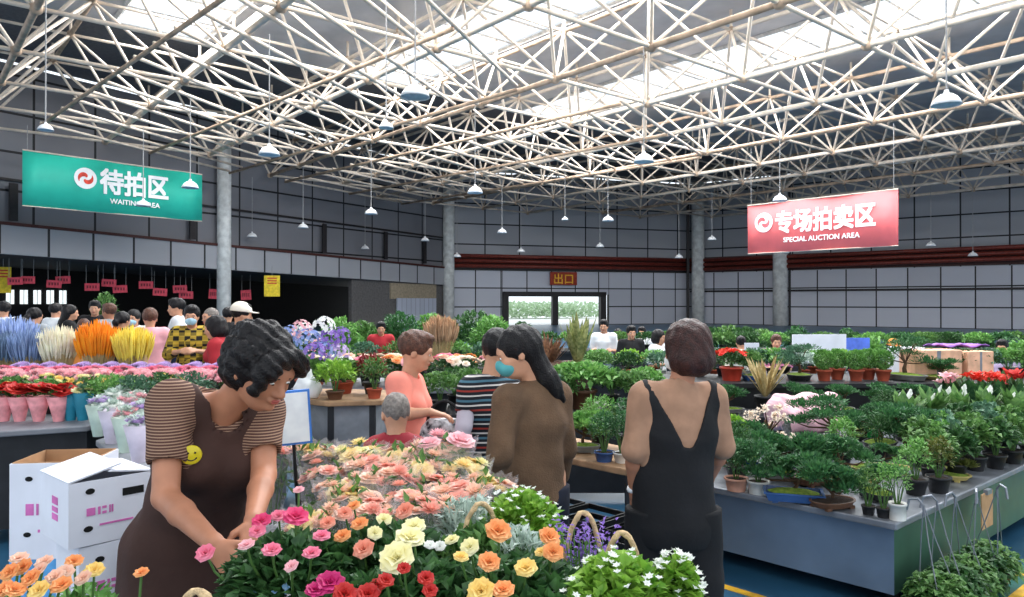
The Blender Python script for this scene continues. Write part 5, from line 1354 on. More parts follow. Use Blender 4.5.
# ------------------------------------------------------------------ hanging baskets at the corner
for i in range(5):
    c = C0+E2*(0.10+0.19*i)+Vector((0.12,-0.12,0)); lab = ['ivy basket hanging at the bench corner, nearest the viewer','ivy basket second from the bench corner','ivy basket in the middle of the five at the bench end','ivy basket fourth from the bench corner','ivy basket farthest from the bench corner'][i]
    r = thing('hanging_basket', lab, 'plant', (c.x, c.y, 0.02), i*0.6)
    add_pot(r, 0.08, 0.12, 0.12, 'black')
    link('foliage', cached(('ivy', i % 2), lambda: dome(random.Random(i), 420, 0.17, 0.27, 0.055, 0.04, -0.0, up=-0.2, droop=0.3).mesh('foliage', g_dark if i % 2 else g_mid)), r)
    top = (-0.05, 0.06, 0.60)
    for k in range(3):
        a = k*2.1; q = MB(); q.tube([(0.11*math.cos(a),0.11*math.sin(a),0.12),(0.04*math.cos(a)+top[0]*.7,0.04*math.sin(a)+top[1]*.7,0.42),top], 0.0032, 5); q.build('hanger_wire', m_edge, r)
    q = MB(); q.tube([(top[0],top[1],0.55),(top[0]-0.0,top[1],0.60),(top[0]-0.02,top[1]+0.02,0.63),(top[0]-0.05,top[1]+0.05,0.62),(top[0]-0.06,top[1]+0.06,0.56)], 0.007, 6); q.build('hook', m_edge, r)

# ------------------------------------------------------------------ plants of the middle stand
zs = 0.735
for lab, px, py, kw in (('small dark juniper in a blue bowl on the wood-edged table', 604, 461, dict(fn=p_bush, m=g_jun, rx=0.10, rz=0.14, L=0.03, W=0.012, n=420, pot=('blue',0.045,0.06,0.06))),
   ('small juniper in a white pot next to the blue bowl', 622, 462, dict(fn=p_bush, m=g_jun, rx=0.09, rz=0.13, L=0.03, W=0.012, n=420, pot=('white',0.04,0.055,0.06), v=2)),
   ('feathery green plant in a grey tray left on the wood-edged table', 583, 452, dict(fn=p_juniper, v=12, tray=('grey',0.22,0.15,0.05), H=0.2, m=g_fresh)),
   ('feathery green plant behind the blue bowl', 600, 447, dict(fn=p_bush, m=g_fresh, rx=0.15, rz=0.16, L=0.04, W=0.012, n=520, v=4)),
   ('bushy dark plant beside the dungarees on the wood-edged table', 628, 450, dict(fn=p_bush, m=g_jun, rx=0.13, rz=0.18, L=0.04, W=0.012, n=500, v=5))):
    fn = kw.pop('fn'); T(lab, 'plant', onz(px, py, zs), fn, **kw)
zn = 0.74
T('big leafy green plant in a brown pot behind the jumper woman', 'plant', P(582,398,6.7)*1, p_bush, m=g_fresh, rx=0.34, rz=0.42, L=0.10, W=0.05, n=620, pot=('brown',0.10,0.13,0.17), v=1).location.z = zn
for i, (px, lab, m, rx, rz) in enumerate(((548,'bluish leafy plant left of the big leafy one',g_blue,0.2,0.25),(560,'pale leafy plant in front of the big leafy one',g_mid,0.16,0.2),(612,'dark leafy plant right of the big leafy one',g_dark,0.22,0.28),(632,'light green plant beside the dungarees woman shoulder',g_mid,0.2,0.26),(645,'bright green plant hidden beside the bobbed woman',g_fresh,0.2,0.25),(440,'tall green rose bush behind the coral woman',g_mid,0.22,0.36),(455,'dark green bush between coral woman and striped shirt',g_dark,0.18,0.3),(470,'green bush above the striped shirt shoulder',g_mid,0.2,0.36))):
    d = (6.45, 6.5, 6.9, 6.6, 6.9, 6.5, 6.9, 6.8)[i]; T(lab, 'plant', Vector(((px-CX)/F*d, d, zn)), p_bush, v=i+2, m=m, rx=rx, rz=rz, L=0.065, W=0.034, n=420)
T('golden green cypress cone right of the bobbed woman', 'plant', (1.60,5.38,ZR), p_bush, m=g_lime, rx=0.13, rz=0.60, L=0.05, W=0.02, n=1300, pot=('terracotta',0.06,0.08,0.10), v=3, up=1.0)

# ------------------------------------------------------------------ row R2: terracotta topiaries and trays
z2 = 0.78
for i, (px, lab) in enumerate(((824,'round topiary in terracotta pot, leftmost of the five'),(837,'round topiary in terracotta pot, second from left'),(856,'round topiary in terracotta pot, middle of the five'),(868,'round topiary in terracotta pot, fourth from left'),(883,'round topiary in terracotta pot, rightmost of the five'))):
    d = 8.65+0.15*(i % 2); T(lab, 'plant', ((px-CX)/F*d, d, z2), p_topiary, v=i % 2, name='topiary')
for i, (px, lab, tr, H) in enumerate(((905,'cloud-pruned bonsai in a grey oval tray right of the topiaries',('grey',0.52,0.3,0.07),0.42),(940,'low rock bonsai in a yellow oval tray before the boxes',('tan',0.5,0.3,0.05),0.18),(799,'upright bonsai in a dark tray left of the topiaries',('black',0.42,0.28,0.07),0.34),(752,'fine-leaved bonsai in a blue tray right of the red-potted plant',('blue',0.34,0.24,0.06),0.26))):
    d = 8.75; T(lab, 'plant', ((px-CX)/F*d, d, z2), p_juniper, v=14+i, tray=tr, H=H, pads=7, name='bonsai_tree', m=(g_jun, g_jun, g_blue, g_mid)[i])
T('plant with orange-red leaves in red pots by the golden cypress', 'plant', (2.58,8.7,z2), p_flower, v=1, m=g_dark, rx=0.2, rz=0.28, blooms=(('scarlet',22),), kind='funnel', brad=0.06, pot=('red',0.1,0.13,0.16))
T('spiky pale dracaena above the blossom tree', 'plant', (2.71,7.92,0.52), p_strap, v=2, m=leafmat('straw_leaf', rgb(150,130,80), rgb(200,180,130)), n=34, L=0.50, W=0.028, spread=0.6, droop=0.1, pot=('black',0.08,0.11,0.18))
for i in range(9):
    px = (700,722,755,772,925,960,985,1005,1022)[i]; d = 9.2; T('mixed green pot plant along the back of the topiary bench', 'plant', ((px-CX)/F*d, d, z2), p_bush, v=i % 5, m=(g_mid,g_dark,g_blue,g_fresh)[i % 4], rx=0.22, rz=0.26, L=0.06, W=0.035, n=380, group='green pots at the back of the topiary bench')
# ------------------------------------------------------------------ row R3 and farther fillers
i = 0
for x in np.arange(1.25, 9.0, 0.40):
    for dy in (0.2, 0.7):
        T('small green plant in the crowded row in front of the seated people', 'plant', (x+R.uniform(-.06,.06), 10.1+dy, 0.66), p_bush, v=i % 6, m=(g_mid,g_fresh,g_dark,g_jun,g_blue,g_fresh,g_silver,g_lime)[(i*5) % 8], pot=(('black',0.05,0.07,0.10),('white',0.05,0.07,0.10),('terracotta',0.05,0.07,0.10))[i % 3], rx=R.choice((0.21,0.25)), rz=R.choice((0.16,0.20,0.27)), L=0.07, W=0.04, n=320, group='green plants in the row before the seated people'); i += 1
for x in np.arange(-3.3, 0.5, 0.42):
    T('bushy plant on the far centre-left bench', 'plant', (x, 10.4+R.uniform(-.2,.2), 0.80), p_bush, v=i % 6, m=(g_mid,g_dark,g_fresh,g_blue)[i % 4], rx=0.22, rz=R.choice((0.25,0.35)), L=0.07, W=0.04, n=260, group='bushes on the far centre-left bench'); i += 1
for x in np.arange(-2.8, 12.4, 0.5):
    T('green bush on the farthest bench', 'plant', (x, 14.85+R.uniform(-.25,.25), 0.75), p_bush, v=i % 6, m=(g_mid,g_dark,g_fresh,g_jun)[i % 4], rx=0.3, rz=R.choice((0.22,0.32)), L=0.10, W=0.05, n=300, group='bushes on the farthest bench'); i += 1
# big floor plants standing before the walls
TREES = ((400,312,12.0,'dark fir-like tree left of the pampas grass',g_jun,0.45),(432,314,13.0,'bright green shrub behind the pampas grass',g_fresh,0.4),(474,311,13.3,'large dark green round shrub left of the exit doorway',g_dark,0.62),(492,316,12.5,'lighter green shrub against the large dark round one',g_fresh,0.42),
 (712,328,17.2,'dark green shrub farthest left along the right wall',g_dark,0.55),(728,326,17.6,'mid green shrub second along the right wall',g_mid,0.5),(745,328,17.2,'dark green shrub right of the bobbed woman by the wall',g_dark,0.55),(762,330,17.8,'broad green shrub left of the right column foot',g_mid,0.5),(797,327,16.4,'dark round shrub right of the right column foot',g_jun,0.34),(847,329,16.4,'small very dark round shrub standing alone by the wall',g_jun,0.25),
 (864,335,13.6,'bright leafy shrub behind the topiaries',g_fresh,0.42),(903,333,16.6,'dark airy shrub behind the sun hat person',g_dark,0.45),(930,333,17.2,'mid green airy shrub by the grey wall',g_mid,0.45),(955,333,16.6,'dark dense shrub behind the boxes',g_dark,0.5),(980,338,17.0,'dark low shrub left of the seated person at far right',g_dark,0.4),(1018,342,12.6,'bright shrub at the right picture edge',g_fresh,0.35),
 (105,293,16.0,'round green tree behind the crowd at left',g_mid,0.32),(341,318,12.7,'sparse light shrub above the hydrangeas',g_fresh,0.42),(364,322,13.6,'green shrub between hydrangeas and the corner',g_mid,0.4),(522,322,16.4,'dark shrub at the left jamb of the doorway',g_dark,0.35))
for i, (px, ty, d, lab, m, rx) in enumerate(TREES):
    H = CAMZ+(HY-ty)*d/F; T(lab, 'plant', ((px-CX)/F*d, d, 0), leafy_tree, v=i, m=m, H=H, rx=rx, n=900, L=0.14, W=0.06, name='shrub')
d = 9.9+0.5
T('tall upright snake plant before the exit doorway', 'plant', (P(575,320,10.2).x, 9.75, 0.0), p_strap, v=4, m=leafmat('snake_leaf', rgb(110,124,70), rgb(180,180,120)), n=46, L=0.72, W=0.055, spread=0.36, droop=0.0, pot=('brown',0.16,0.2,0.92), name='snake_plant')
T('brown spiky plant left of the snake plant', 'plant', (P(547,320,10.2).x, 9.75, 0.0), p_strap, v=5, m=leafmat('bronze_leaf', rgb(96,64,48), rgb(150,110,80)), n=70, L=0.50, W=0.03, spread=0.65, droop=0.12, pot=('brown',0.16,0.2,0.92), name='spiky_plant')
def grass_bunch(root, col, n=260, h=0.52, r0=0.05, r1=0.2, wrap=True, headr=0.011):
    q = MB(); r = random.Random(int(col[0]*1000)); hd = MB()
    for i in range(n):
        a = r.uniform(0,2*PI); t = r.random()**0.5; p = Vector((math.cos(a)*r0*t, math.sin(a)*r0*t, 0.0)); zt = h*r.uniform(0.8,1.0)*(1-0.15*t*t); e = Vector((math.cos(a)*r1*t, math.sin(a)*r1*t, zt))
        q.bar(p, p+(e-p)*0.62, 0.0022, 3, cap=False); hd.tube([p+(e-p)*0.58, p+(e-p)*0.75, p+(e-p)*0.9, e], [0.003,headr,headr*0.8,0.001], 4)
    q.build('stalks', m_straw, root).__setitem__('kind', 'stuff'); m = mat('dried_head_%d_%d_%d' % tuple(int(c*99) for c in col[:3]), col, rough=0.95, var=0.15)
    hd.build('plumes', m, root).__setitem__('kind', 'stuff')
    if wrap:
        q = MB(); q.lathe([(r0*1.3,0),(r0*1.7,0.06),(r0*2.1,0.14)], 16, close=False); q.build('paper_wrap', mat('pale_wrap_paper', rgb(216,214,208), rough=0.6, alpha=0.9), root)
m_straw = mat('straw_stalk', rgb(214,190,140), rough=0.9)
T('brown pampas grass plume behind the coral woman', 'plant', (P(440,330,10.2).x, 10.35, 0.8), grass_bunch, col=rgb(176,140,108), h=0.75, r1=0.26, r0=0.08, wrap=False, headr=0.02, name='pampas_grass')
for i, (px, c, lab, sc, d) in enumerate(((59,(238,224,200),'bunch of cream white dried grass, leftmost pale one',1.0,7.6),(98,(244,142,30),'bunch of vivid orange dried grass between white and yellow',1.08,7.6),(133,(240,208,90),'bunch of yellow dried grass right of the orange one',1.0,7.6),(29,(120,140,176),'bunch of grey-blue dried grass right of the other blue one',0.95,7.55),(3,(104,124,150),'bunch of grey-blue dried grass cut by the left picture edge',0.9,7.6),(14,(150,168,206),'taller pale blue dried grass between the two blue bunches',1.15,7.9))):
    T(lab, 'dried grass', ((px-CX)/F*d, d, 0.84), grass_bunch, col=rgb(*c), scale=sc*1.24, name='dried_grass_bunch', r1=0.17, headr=0.009, n=330)
T('small upright pink bouquet in front of the orange dried grass', 'flowers', ((104-CX)/F*7.0, 6.98, 0.80), grass_bunch, col=rgb(226,170,150), scale=0.6, name='dried_grass_bunch', r1=0.12)

# ------------------------------------------------------------------ left bench flowers
random.seed(5)
def posy(root, v, wrapcol, bc, nb_=3, h=0.2, kind='rose', brad=0.034, leaf=g_mid):
    q = MB(); q.lathe([(0.03,0),(0.045,h*0.4),(0.07,h*0.92),(0.066,h*0.92),(0.001,h*0.25)], 14, close=False); q.build('wrapper', wrapcol, root, True)
    link('foliage', cached(('pf',v,h,leaf.name), lambda: dome(random.Random(v), 60, 0.055, 0.08, 0.04, 0.022, h*0.8).mesh('foliage', leaf)), root)
    for k in range(nb_): a = k*2*PI/nb_; bloom(root, (math.cos(a)*0.035, math.sin(a)*0.035, h*(1.12 if brad > 0.05 else 0.98)+0.01*(k % 2)), kind, bc, brad, v=k % 2)
wr = mat('rosy_wrap_paper', rgb(226,150,156), rough=0.6, var=0.15, scale=20); wt = mat('teal_wrap_paper', rgb(36,130,156), rough=0.6); wl = mat('clear_lilac_wrap', rgb(216,206,222), rough=0.4, alpha=0.8); wg = mat('clear_green_wrap', rgb(196,214,200), rough=0.4, alpha=0.85)
for i, (px, lab) in enumerate(((4,'red posy in pale pink paper cut by the left edge'),(20,'red posy in pink paper, second from the left edge'),(39,'red posy in pink paper, widest of the row'),(59,'red posy in pink paper nearest the teal posies'))):
    p = onz(px, 421, ZL); T(lab, 'flowers', p, posy, v=i % 3, wrapcol=wr, bc='red', name='posy', scale=1.2, rz=0, h=0.17, brad=0.052, nb_=4)
for i, (px, lab) in enumerate(((71,'posy in teal paper, left of the two'),(83,'posy in teal paper at the bench end'))):
    T(lab, 'flowers', onz(px, 420, ZL), posy, v=i, wrapcol=wt, bc='hot' if i == 0 else 'pale', name='posy', scale=1.15, leaf=g_blue, rz=0)
i = 0
for X in np.arange(-4.35, -2.6, 0.30):
    p = (X, 6.0+R.uniform(-.04,.04), ZL); T('low yellow-flowered green plant in the row behind the red posies', 'flowers', p, p_flower, v=i % 3, m=(g_fresh,g_mid)[i % 2], rx=0.16, rz=0.15, blooms=(('yellow',4),('pale',3)), kind='daisy', brad=0.035, n=220, group='yellow-flowered pots behind the red posies', name='flowering_plant'); i += 1
for X in np.arange(-4.6, -2.3, 0.27):
    for Y in (6.35, 6.68, 7.0):
        T('dense pink chrysanthemum pot in the pink band below the dried grasses', 'flowers', (X+R.uniform(-.04,.04), Y, ZL), p_flower, v=i % 3, m=g_blue, rx=0.17, rz=0.19, blooms=((('rose','pink','lilac')[i % 3],20),), kind='daisy', brad=0.05, n=90, group='pink chrysanthemum pots at left', name='flowering_plant'); i += 1
for i, (px, py) in enumerate(((99,436),(112,443),(126,452),(139,462),(112,428),(127,434),(141,443),(122,423),(138,429))):
    p = onz(px, py, ZL); T('small lilac-white flowering pot in clear wrap on the grey bench end', 'flowers', p, posy, v=i % 3, wrapcol=(wg, wl)[i % 2], bc=('lilac','white','rose')[i % 3], kind='daisy', nb_=5, brad=0.035, scale=1.15, leaf=g_silver, group='lilac pots in clear wrap left of the apron woman', name='posy')
for i, (px, d) in enumerate(((110,5.7),(135,5.6),(160,5.8),(175,5.3),(190,5.9),(165,5.0))):
    T('leafy blue-green pot behind the apron woman shoulder', 'plant', ((px-CX)/F*d, d, ZL), p_bush, v=i, m=(g_fresh,g_blue,g_dark)[i % 3], rx=0.17, rz=0.2, n=300, group='leafy pots behind the apron woman') if d > 5.1 else None

# ------------------------------------------------------------------ hydrangeas and centre flowers
zh = 0.93
def hyd(root, v, balls):
    p_bush(root, v, g_mid, 0.15, 0.2, 0.08, 0.05, 160, ('terracotta',0.06,0.085,0.10))
    for k, (x, y, z, c, rr) in enumerate(balls): bloom(root, (x,y,z), 'mop', c, rr*1.2, v=k % 2)
def hx(px, py, d, ox, oz=zh): return ((px-CX)/F*d-ox, CAMZ+(HY-py)*d/F-oz)
d = 6.15
T('blue and violet hydrangea at the left of the hydrangea bench', 'flowers', (-1.66,d,zh), hyd, rz=0, v=1, name='hydrangea', balls=[(x,yy,z,c,rr) for (px,py,c,rr,yy) in ((309,341,'blue',0.095,-.02),(318,354,'purple',0.09,-.08),(322,328,'white',0.085,.06),(300,330,'rose',0.075,.05)) for x, z in [hx(px,py,d,-1.66)]])
T('purple hydrangea at the middle of the hydrangea bench', 'flowers', (-1.42,d+0.1,zh), hyd, rz=0, v=2, name='hydrangea', balls=[(x,yy,z,c,rr) for (px,py,c,rr,yy) in ((332,340,'purple',0.095,-.03),(327,351,'blue',0.085,-.08),(340,353,'lilac',0.08,-.05),(340,337,'purple',0.075,.04)) for x, z in [hx(px,py,d+.1,-1.42)]])
T('pale hydrangea behind the apron woman hair', 'flowers', (-1.80,d+0.3,zh), hyd, rz=0, v=3, name='hydrangea', balls=[(0.0,-.02,0.50,'white',0.08),(-0.13,0,0.48,'blue',0.08),(0.1,0,0.38,'rose',0.07)])
T('bright lime fern below the hydrangeas', 'plant', (-1.40,5.86,zh), p_bush, m=g_lime, rx=0.17, rz=0.13, L=0.08, W=0.03, n=240, pot=('brown',0.05,0.07,0.07))
T('small ferny plant in a terracotta pot at the bench end', 'plant', (-1.10,5.92,zh), p_bush, m=g_mid, rx=0.12, rz=0.13, L=0.06, W=0.022, n=240, pot=('terracotta',0.045,0.06,0.08), v=4)
T('dark red leaved plant under the purple hydrangea', 'plant', (-1.18,6.22,zh), p_bush, m=leafmat('wine_leaf', rgb(110,36,40), rgb(160,70,60)), rx=0.13, rz=0.16, L=0.06, W=0.03, n=240, v=5)
i = 0
for X in np.arange(-2.1, 0.3, 0.27):
    for Y in (7.95, 8.35):
        c = ('cream','rose','white','peach','pink','cream','orange')[i % 7]
        T('rose bush with cream to pink blooms on the bench behind the coral woman', 'flowers', (X+R.uniform(-.05,.05), Y, 0.80), p_flower, v=i % 4, m=(g_dark,g_mid)[i % 2], rx=0.18, rz=0.30+0.05*(i % 2), blooms=((c,9),), brad=0.045, n=240, group='cream and pink rose bushes behind the coral woman', name='rose_bush'); i += 1
fd = Field((-0.2,-0.2,-0.02),(0.2,0.2,0.3),0.01); fd.ell((0,0,0.08),(0.11,0.09,0.10)); fd.cap((0,0,0.14),(0.02,0,0.22),0.05,0.02,k=0.03); fd.wave(0.008,(50,40,30),1); fd.cut((0,0,0),(0,0,-1))
o = link('plastic_bag', fd.mesh('plastic_bag', mat('white_plastic', rgb(232,234,236), rough=0.35))); o.location = (-1.64,5.93,zh); tag(o, 'knotted white plastic bag left of the lime fern', 'bag')
# ------------------------------------------------------------------ foreground roses
def bush_at(label, cx, cy, rx, rz, m, bl, v, n=900, L=0.055, W=0.034, ry=None, z0=ZT1, kind='rose', pot=('black',0.075,0.1,0.12), name='rose_bush'):
    """bl: (px, py, d, colour, radius) of each bloom"""
    root = thing(name, label, 'flowers', (cx, cy, z0)); add_pot(root, pot[1], pot[2], pot[3], pot[0])
    link('soil', cached(('soil',pot), lambda: MB().lathe([(pot[2]*0.95,pot[3]*0.88),(0.001,pot[3]*0.93)], 12, close=False).mesh('soil', m_soil)), root)
    link('foliage', dome(random.Random(v), n, rx, rz, L, W, pot[3]*0.6, ry=ry or rx).mesh('foliage', m), root)
    for k, (px, py, d, c, rr) in enumerate(bl):
        p = P(px, py, d)-Vector((cx, cy, z0)); o = bloom(root, p, kind, c, rr*(0.74 if c == 'red' else 0.78 if rr > 0.02 else 0.9), tilt=(R.uniform(0.25,0.75), R.uniform(-.3,.3), R.uniform(-.4,.4)), v=k % 3)
        q = MB(); q.tube([(p.x*0.55, p.y*0.55, max(0.1, p.z-0.14)), (p.x*0.9, p.y*0.9, p.z-0.05), (p.x,p.y,p.z)], [0.004,0.003,0.003], 5); q.build('flower_stem', m_stem, root)
    return root
bush_at('pink rose bush the apron woman is holding', -0.56, 1.93, 0.20, 0.27, g_dark, [(262,521,1.93,'hot',0.026),(296,517,1.92,'hot',0.034),(279,516,1.98,'pink',0.022),(206,553,1.82,'pink',0.024),(272,550,1.75,'pink',0.020),(312,553,1.76,'pink',0.022),(258,531,1.9,'pink',0.022),(247,545,1.80,'rose',0.018),(299,490,2.05,'rose',0.014),(292,566,1.72,'rose',0.015)], 3, n=1100)
bush_at('rose bush with magenta blooms at the bottom edge', -0.34, 1.68, 0.18, 0.25, g_dark, [(330,583,1.62,'magenta',0.032),(316,590,1.6,'magenta',0.02),(345,594,1.58,'red',0.028),(368,594,1.6,'red',0.028),(378,585,1.64,'red',0.02)], 4, n=900)
bush_at('coral and orange rose bush between the pink and the pale yellow ones', -0.34, 2.03, 0.18, 0.27, g_dark, [(364,549,1.9,'coral',0.028),(360,524,2.0,'orange',0.024),(343,536,1.95,'orange',0.020),(345,513,2.05,'coral',0.018),(328,523,2.0,'coral',0.022),(405,511,2.1,'coral',0.028),(384,520,2.05,'pale',0.02),(375,533,1.95,'pale',0.018),(322,536,1.9,'pink',0.02),(354,506,2.1,'orange',0.018)], 5, n=900)
bush_at('pale yellow double roses in the front row', -0.20, 1.74, 0.20, 0.26, g_dark, [(397,558,1.66,'pale',0.040),(410,538,1.74,'pale',0.036),(414,527,1.82,'pale',0.030),(404,568,1.62,'red',0.016),(386,580,1.6,'red',0.02),(426,578,1.62,'red',0.02),(430,590,1.6,'red',0.018)], 6, n=900)
bush_at('orange rose bush with glossy leaves at the front right', 0.0, 1.76, 0.23, 0.26, g_dark, [(498,531,1.86,'orange',0.034),(549,537,1.85,'orange',0.028),(553,552,1.78,'orange',0.026),(489,562,1.68,'orange',0.026),(526,568,1.66,'yellow',0.026),(481,591,1.58,'yellow',0.030),(503,590,1.58,'orange',0.026),(470,547,1.75,'pale',0.024),(461,557,1.7,'yellow',0.016),(541,552,1.80,'yellow',0.014)], 7, n=1300)
bush_at('green leafy rose with small buds between the two front rows', -0.06, 2.06, 0.19, 0.25, g_mid, [(440,546,1.95,'white',0.014),(452,540,1.98,'pale',0.018),(430,545,1.92,'white',0.014)], 8, n=800)
# white-leaved plants
def snowy(label, cx, cy, rx, rz, v, z0=ZT1, kindm=g_lime, n=700):
    root = thing('flowering_plant', label, 'flowers', (cx, cy, z0)); add_pot(root, 0.075, 0.1, 0.12, 'white')
    link('foliage', dome(random.Random(v), n, rx, rz, 0.04, 0.028, 0.07).mesh('foliage', kindm), root)
    r = random.Random(v); q = MB()
    for k in range(46):
        a = r.uniform(0, 2*PI); t = r.random()**0.5; z = 0.07+rz*(0.5+0.52*math.sqrt(1-0.8*t*t)); o = bloom(root, (math.cos(a)*rx*t, math.sin(a)*rx*t, z), 'funnel', 'white', 0.012, v=k % 2)
    return root
snowy('white and green flowering plant at the right end of the bouquets', 0.03, 2.24, 0.14, 0.31, 2, n=1000)
snowy('white and green flowering plant under the right wicker handle', 0.24, 1.66, 0.125, 0.315, 3, n=1500)
snowy('smaller green plant at the bottom of the right wicker handle', 0.375, 1.70, 0.07, 0.30, 4, n=800)
T('silver-leaved plant between bouquets and orange roses', 'plant', (-0.13,2.28,ZT1), p_bush, m=g_silver, rx=0.13, rz=0.24, L=0.05, W=0.014, n=700, v=1, name='silver_plant')
T('second silver-leaved plant behind the orange roses', 'plant', (0.02,1.98,ZT1), p_bush, m=g_silver, rx=0.09, rz=0.2, L=0.05, W=0.014, n=420, v=2, name='silver_plant')
def lav(root):
    add_pot(root, 0.06, 0.08, 0.1, 'white'); q = MB(); h = MB(); r = random.Random(4)
    for i in range(120):
        a = r.uniform(0,2*PI); t = r.random(); e = Vector((math.cos(a)*0.10*t, math.sin(a)*0.10*t, r.uniform(0.22,0.33))); q.bar((e.x*0.3,e.y*0.3,0.08), e, 0.0015, 3, cap=False)
        if i % 2:
            for k in range(5): h.leaf(e+Vector((0,0,0.01*k)), rdir(r,0.4), 0.016, 0.010)
    q.build('foliage', g_fresh, root); h.build('flower_spike', fm('purple'), root)
T('purple-spiked flowering plant behind the left wicker handle', 'flowers', (0.19,1.98,ZT1), lav, name='lavender_plant')
m_wick = mat('pale_wicker', rgb(198,170,130), rough=0.8, var=0.2, scale=60, bump=0.4)
def basket(label, cx, cy, w, ztop, rz, handle_w=None, body=True):
    root = thing('wicker_basket', label, 'basket', (cx, cy, ZT1), rz)
    q = MB(); q.lathe([(w*0.75,0.0),(w*0.9,0.05),(w,0.11),(w*0.96,0.11),(w*0.7,0.01),(0.001,0.005)], 24, close=False); q.build('basket_body', m_wick, root, True)
    h = ztop-ZT1; q = MB(); n = 22; q.tube([(w*math.cos(PI*i/n), 0.004*math.sin(i*2.2), 0.10+(h-0.10)*math.sin(PI*i/n)) for i in range(n+1)], 0.007, 7)
    q.tube([(w*math.cos(PI*i/n)*0.985, 0.008*math.cos(i*2.2), 0.10+(h-0.10)*math.sin(PI*i/n)*0.985) for i in range(n+1)], 0.005, 6); q.build('basket_handle', m_wick, root, True)
    return root
def zat(py, d): return CAMZ+(HY-py)*d/F
basket('wicker basket whose arched handle rises over the purple flowers', (583-CX)/F*2.0, 2.0, 0.062, zat(512,2.0), 0.25)
basket('wicker basket with arched handle over the white flowering plant at right', (622-CX)/F*1.80, 1.80, 0.060, zat(532,1.80), -0.1)
basket('wicker basket with a tilted handle among the silver plants', (478-CX)/F*1.98, 2.14, 0.075, zat(503,2.14), 0.5)
# bouquets of large pastel roses in clear wrap
m_clear = mat('clear_wrap', rgb(228,224,226), rough=0.15, alpha=0.22)
protos = {}
def bouquet(root, c1, c2, v):
    q = MB(); n = 14; k0 = 0
    for j, (rr, z) in enumerate(((0.035,0.0),(0.05,0.10),(0.082,0.22),(0.10,0.30))):
        for i in range(n*2): a = PI*i/n; q.v.append((math.cos(a)*rr*(1+0.06*(i % 2)*j), math.sin(a)*rr*(1+0.06*(i % 2)*j), z+(0.014*(i % 2) if j == 3 else 0)))
    for j in range(3):
        for i in range(2*n): a = j*2*n+i; b = j*2*n+(i+1) % (2*n); q.face(a, b, b+2*n, a+2*n)
    q.build('clear_wrapper', m_clear, root, True)
    st = MB(); r = random.Random(v)
    sp = [(0,0)]+[(math.cos(a*2*PI/7+v)*0.068, math.sin(a*2*PI/7+v)*0.068) for a in range(7)]
    for x, y in sp: st.tube([(x*0.25,y*0.25,0.01),(x*0.6,y*0.6,0.15),(x,y,0.27)], 0.003, 4)
    for x, y in sp:
        for k in range(9): st.leaf((x*0.9,y*0.9,r.uniform(.14,.30)), rdir(r,0.4), 0.05, 0.024)
    st.build('stems_and_leaves', g_mid, root)
    for k, (x, y) in enumerate(sp): bloom(root, (x, y, 0.285+r.uniform(-.035,.03)), ('rose','daisy')[k % 2], c1 if k % 3 else c2, r.choice((0.032,0.036,0.040)), tilt=(0.2-y*4+r.uniform(-.2,.2), x*4+r.uniform(-.2,.2), 0), v=k % 2)
combos = (('peach','butter'),('peach','salmon'),('rose','peach'),('butter','pale'),('salmon','peach'),('rose','cream'))
labels = ('peach and yellow','peach and salmon','rosy pink and peach','yellow and pale yellow','salmon and peach','rosy pink and cream')
def inpoly(x, y, poly):
    c = False; n = len(poly)
    for i in range(n):
        x1, y1 = poly[i]; x2, y2 = poly[(i+1) % n]
        if (y1 > y) != (y2 > y) and x < (x2-x1)*(y-y1)/(y2-y1)+x1: c = not c
    return c
i = 0
for rI, Y in enumerate((2.36, 2.56, 2.76, 2.96, 3.14)):
    xr = 0.06-(Y-2.36)*0.22; X = -0.64 if Y < 2.9 else -1.02
    X += 0.09*(rI % 2)
    while X < xr-0.04:
        if inpoly(X-0.08, Y, T1) and not (Y < 2.4 and X > -0.2):
            k = (0,2,3,4,5,0,1,3,2,0)[(i*3+rI) % 10]
            T('clear-wrapped bouquet of large %s roses on the front table' % labels[k], 'flowers', (X, Y, ZT1), bouquet, c1=combos[k][0], c2=combos[k][1], v=k, group='wrapped %s rose bouquets' % labels[k], name='rose_bouquet', rz=i*1.1, scale=R.uniform(0.92,1.08)+(0.14 if rI == 4 else 0)); i += 1
        X += 0.185
# bottom left peach roses
bush_at('peach rose bush in the bottom left corner', -1.16, 1.66, 0.16, 0.20, g_fresh, [(20,558,1.66,'peach',0.017),(11,572,1.6,'orange',0.018),(40,570,1.64,'peach',0.017),(32,578,1.58,'orange',0.018),(45,562,1.7,'peach',0.018),(16,590,1.55,'orange',0.022),(5,590,1.55,'orange',0.020),(56,577,1.62,'peach',0.022),(40,590,1.56,'yellow',0.022),(24,567,1.64,'orange',0.018),(62,585,1.58,'orange',0.02)], 9, n=420, L=0.04, W=0.024)
bush_at('peach rose bush right of the bottom left corner', -1.02 - 0.02, 1.80, 0.10, 0.19, g_fresh, [(75,561,1.8,'orange',0.018),(66,572,1.74,'peach',0.018),(95,570,1.78,'yellow',0.02),(84,578,1.7,'peach',0.017)], 10, n=220, L=0.04, W=0.024)
r_ = bush_at('single orange rose before the apron hem', -0.92+0.06, 1.55, 0.045, 0.17, g_fresh, [(121,581,1.58,'orange',0.014)], 11, n=60, L=0.04, W=0.024, pot=('black',0.03,0.04,0.06)); r_.location = (-0.84,1.60,ZT1-0.0)
bk = basket('wicker basket with handle just showing at the bottom edge', -0.62+0.0, 1.46, 0.07, zat(590,1.46), 0.0)
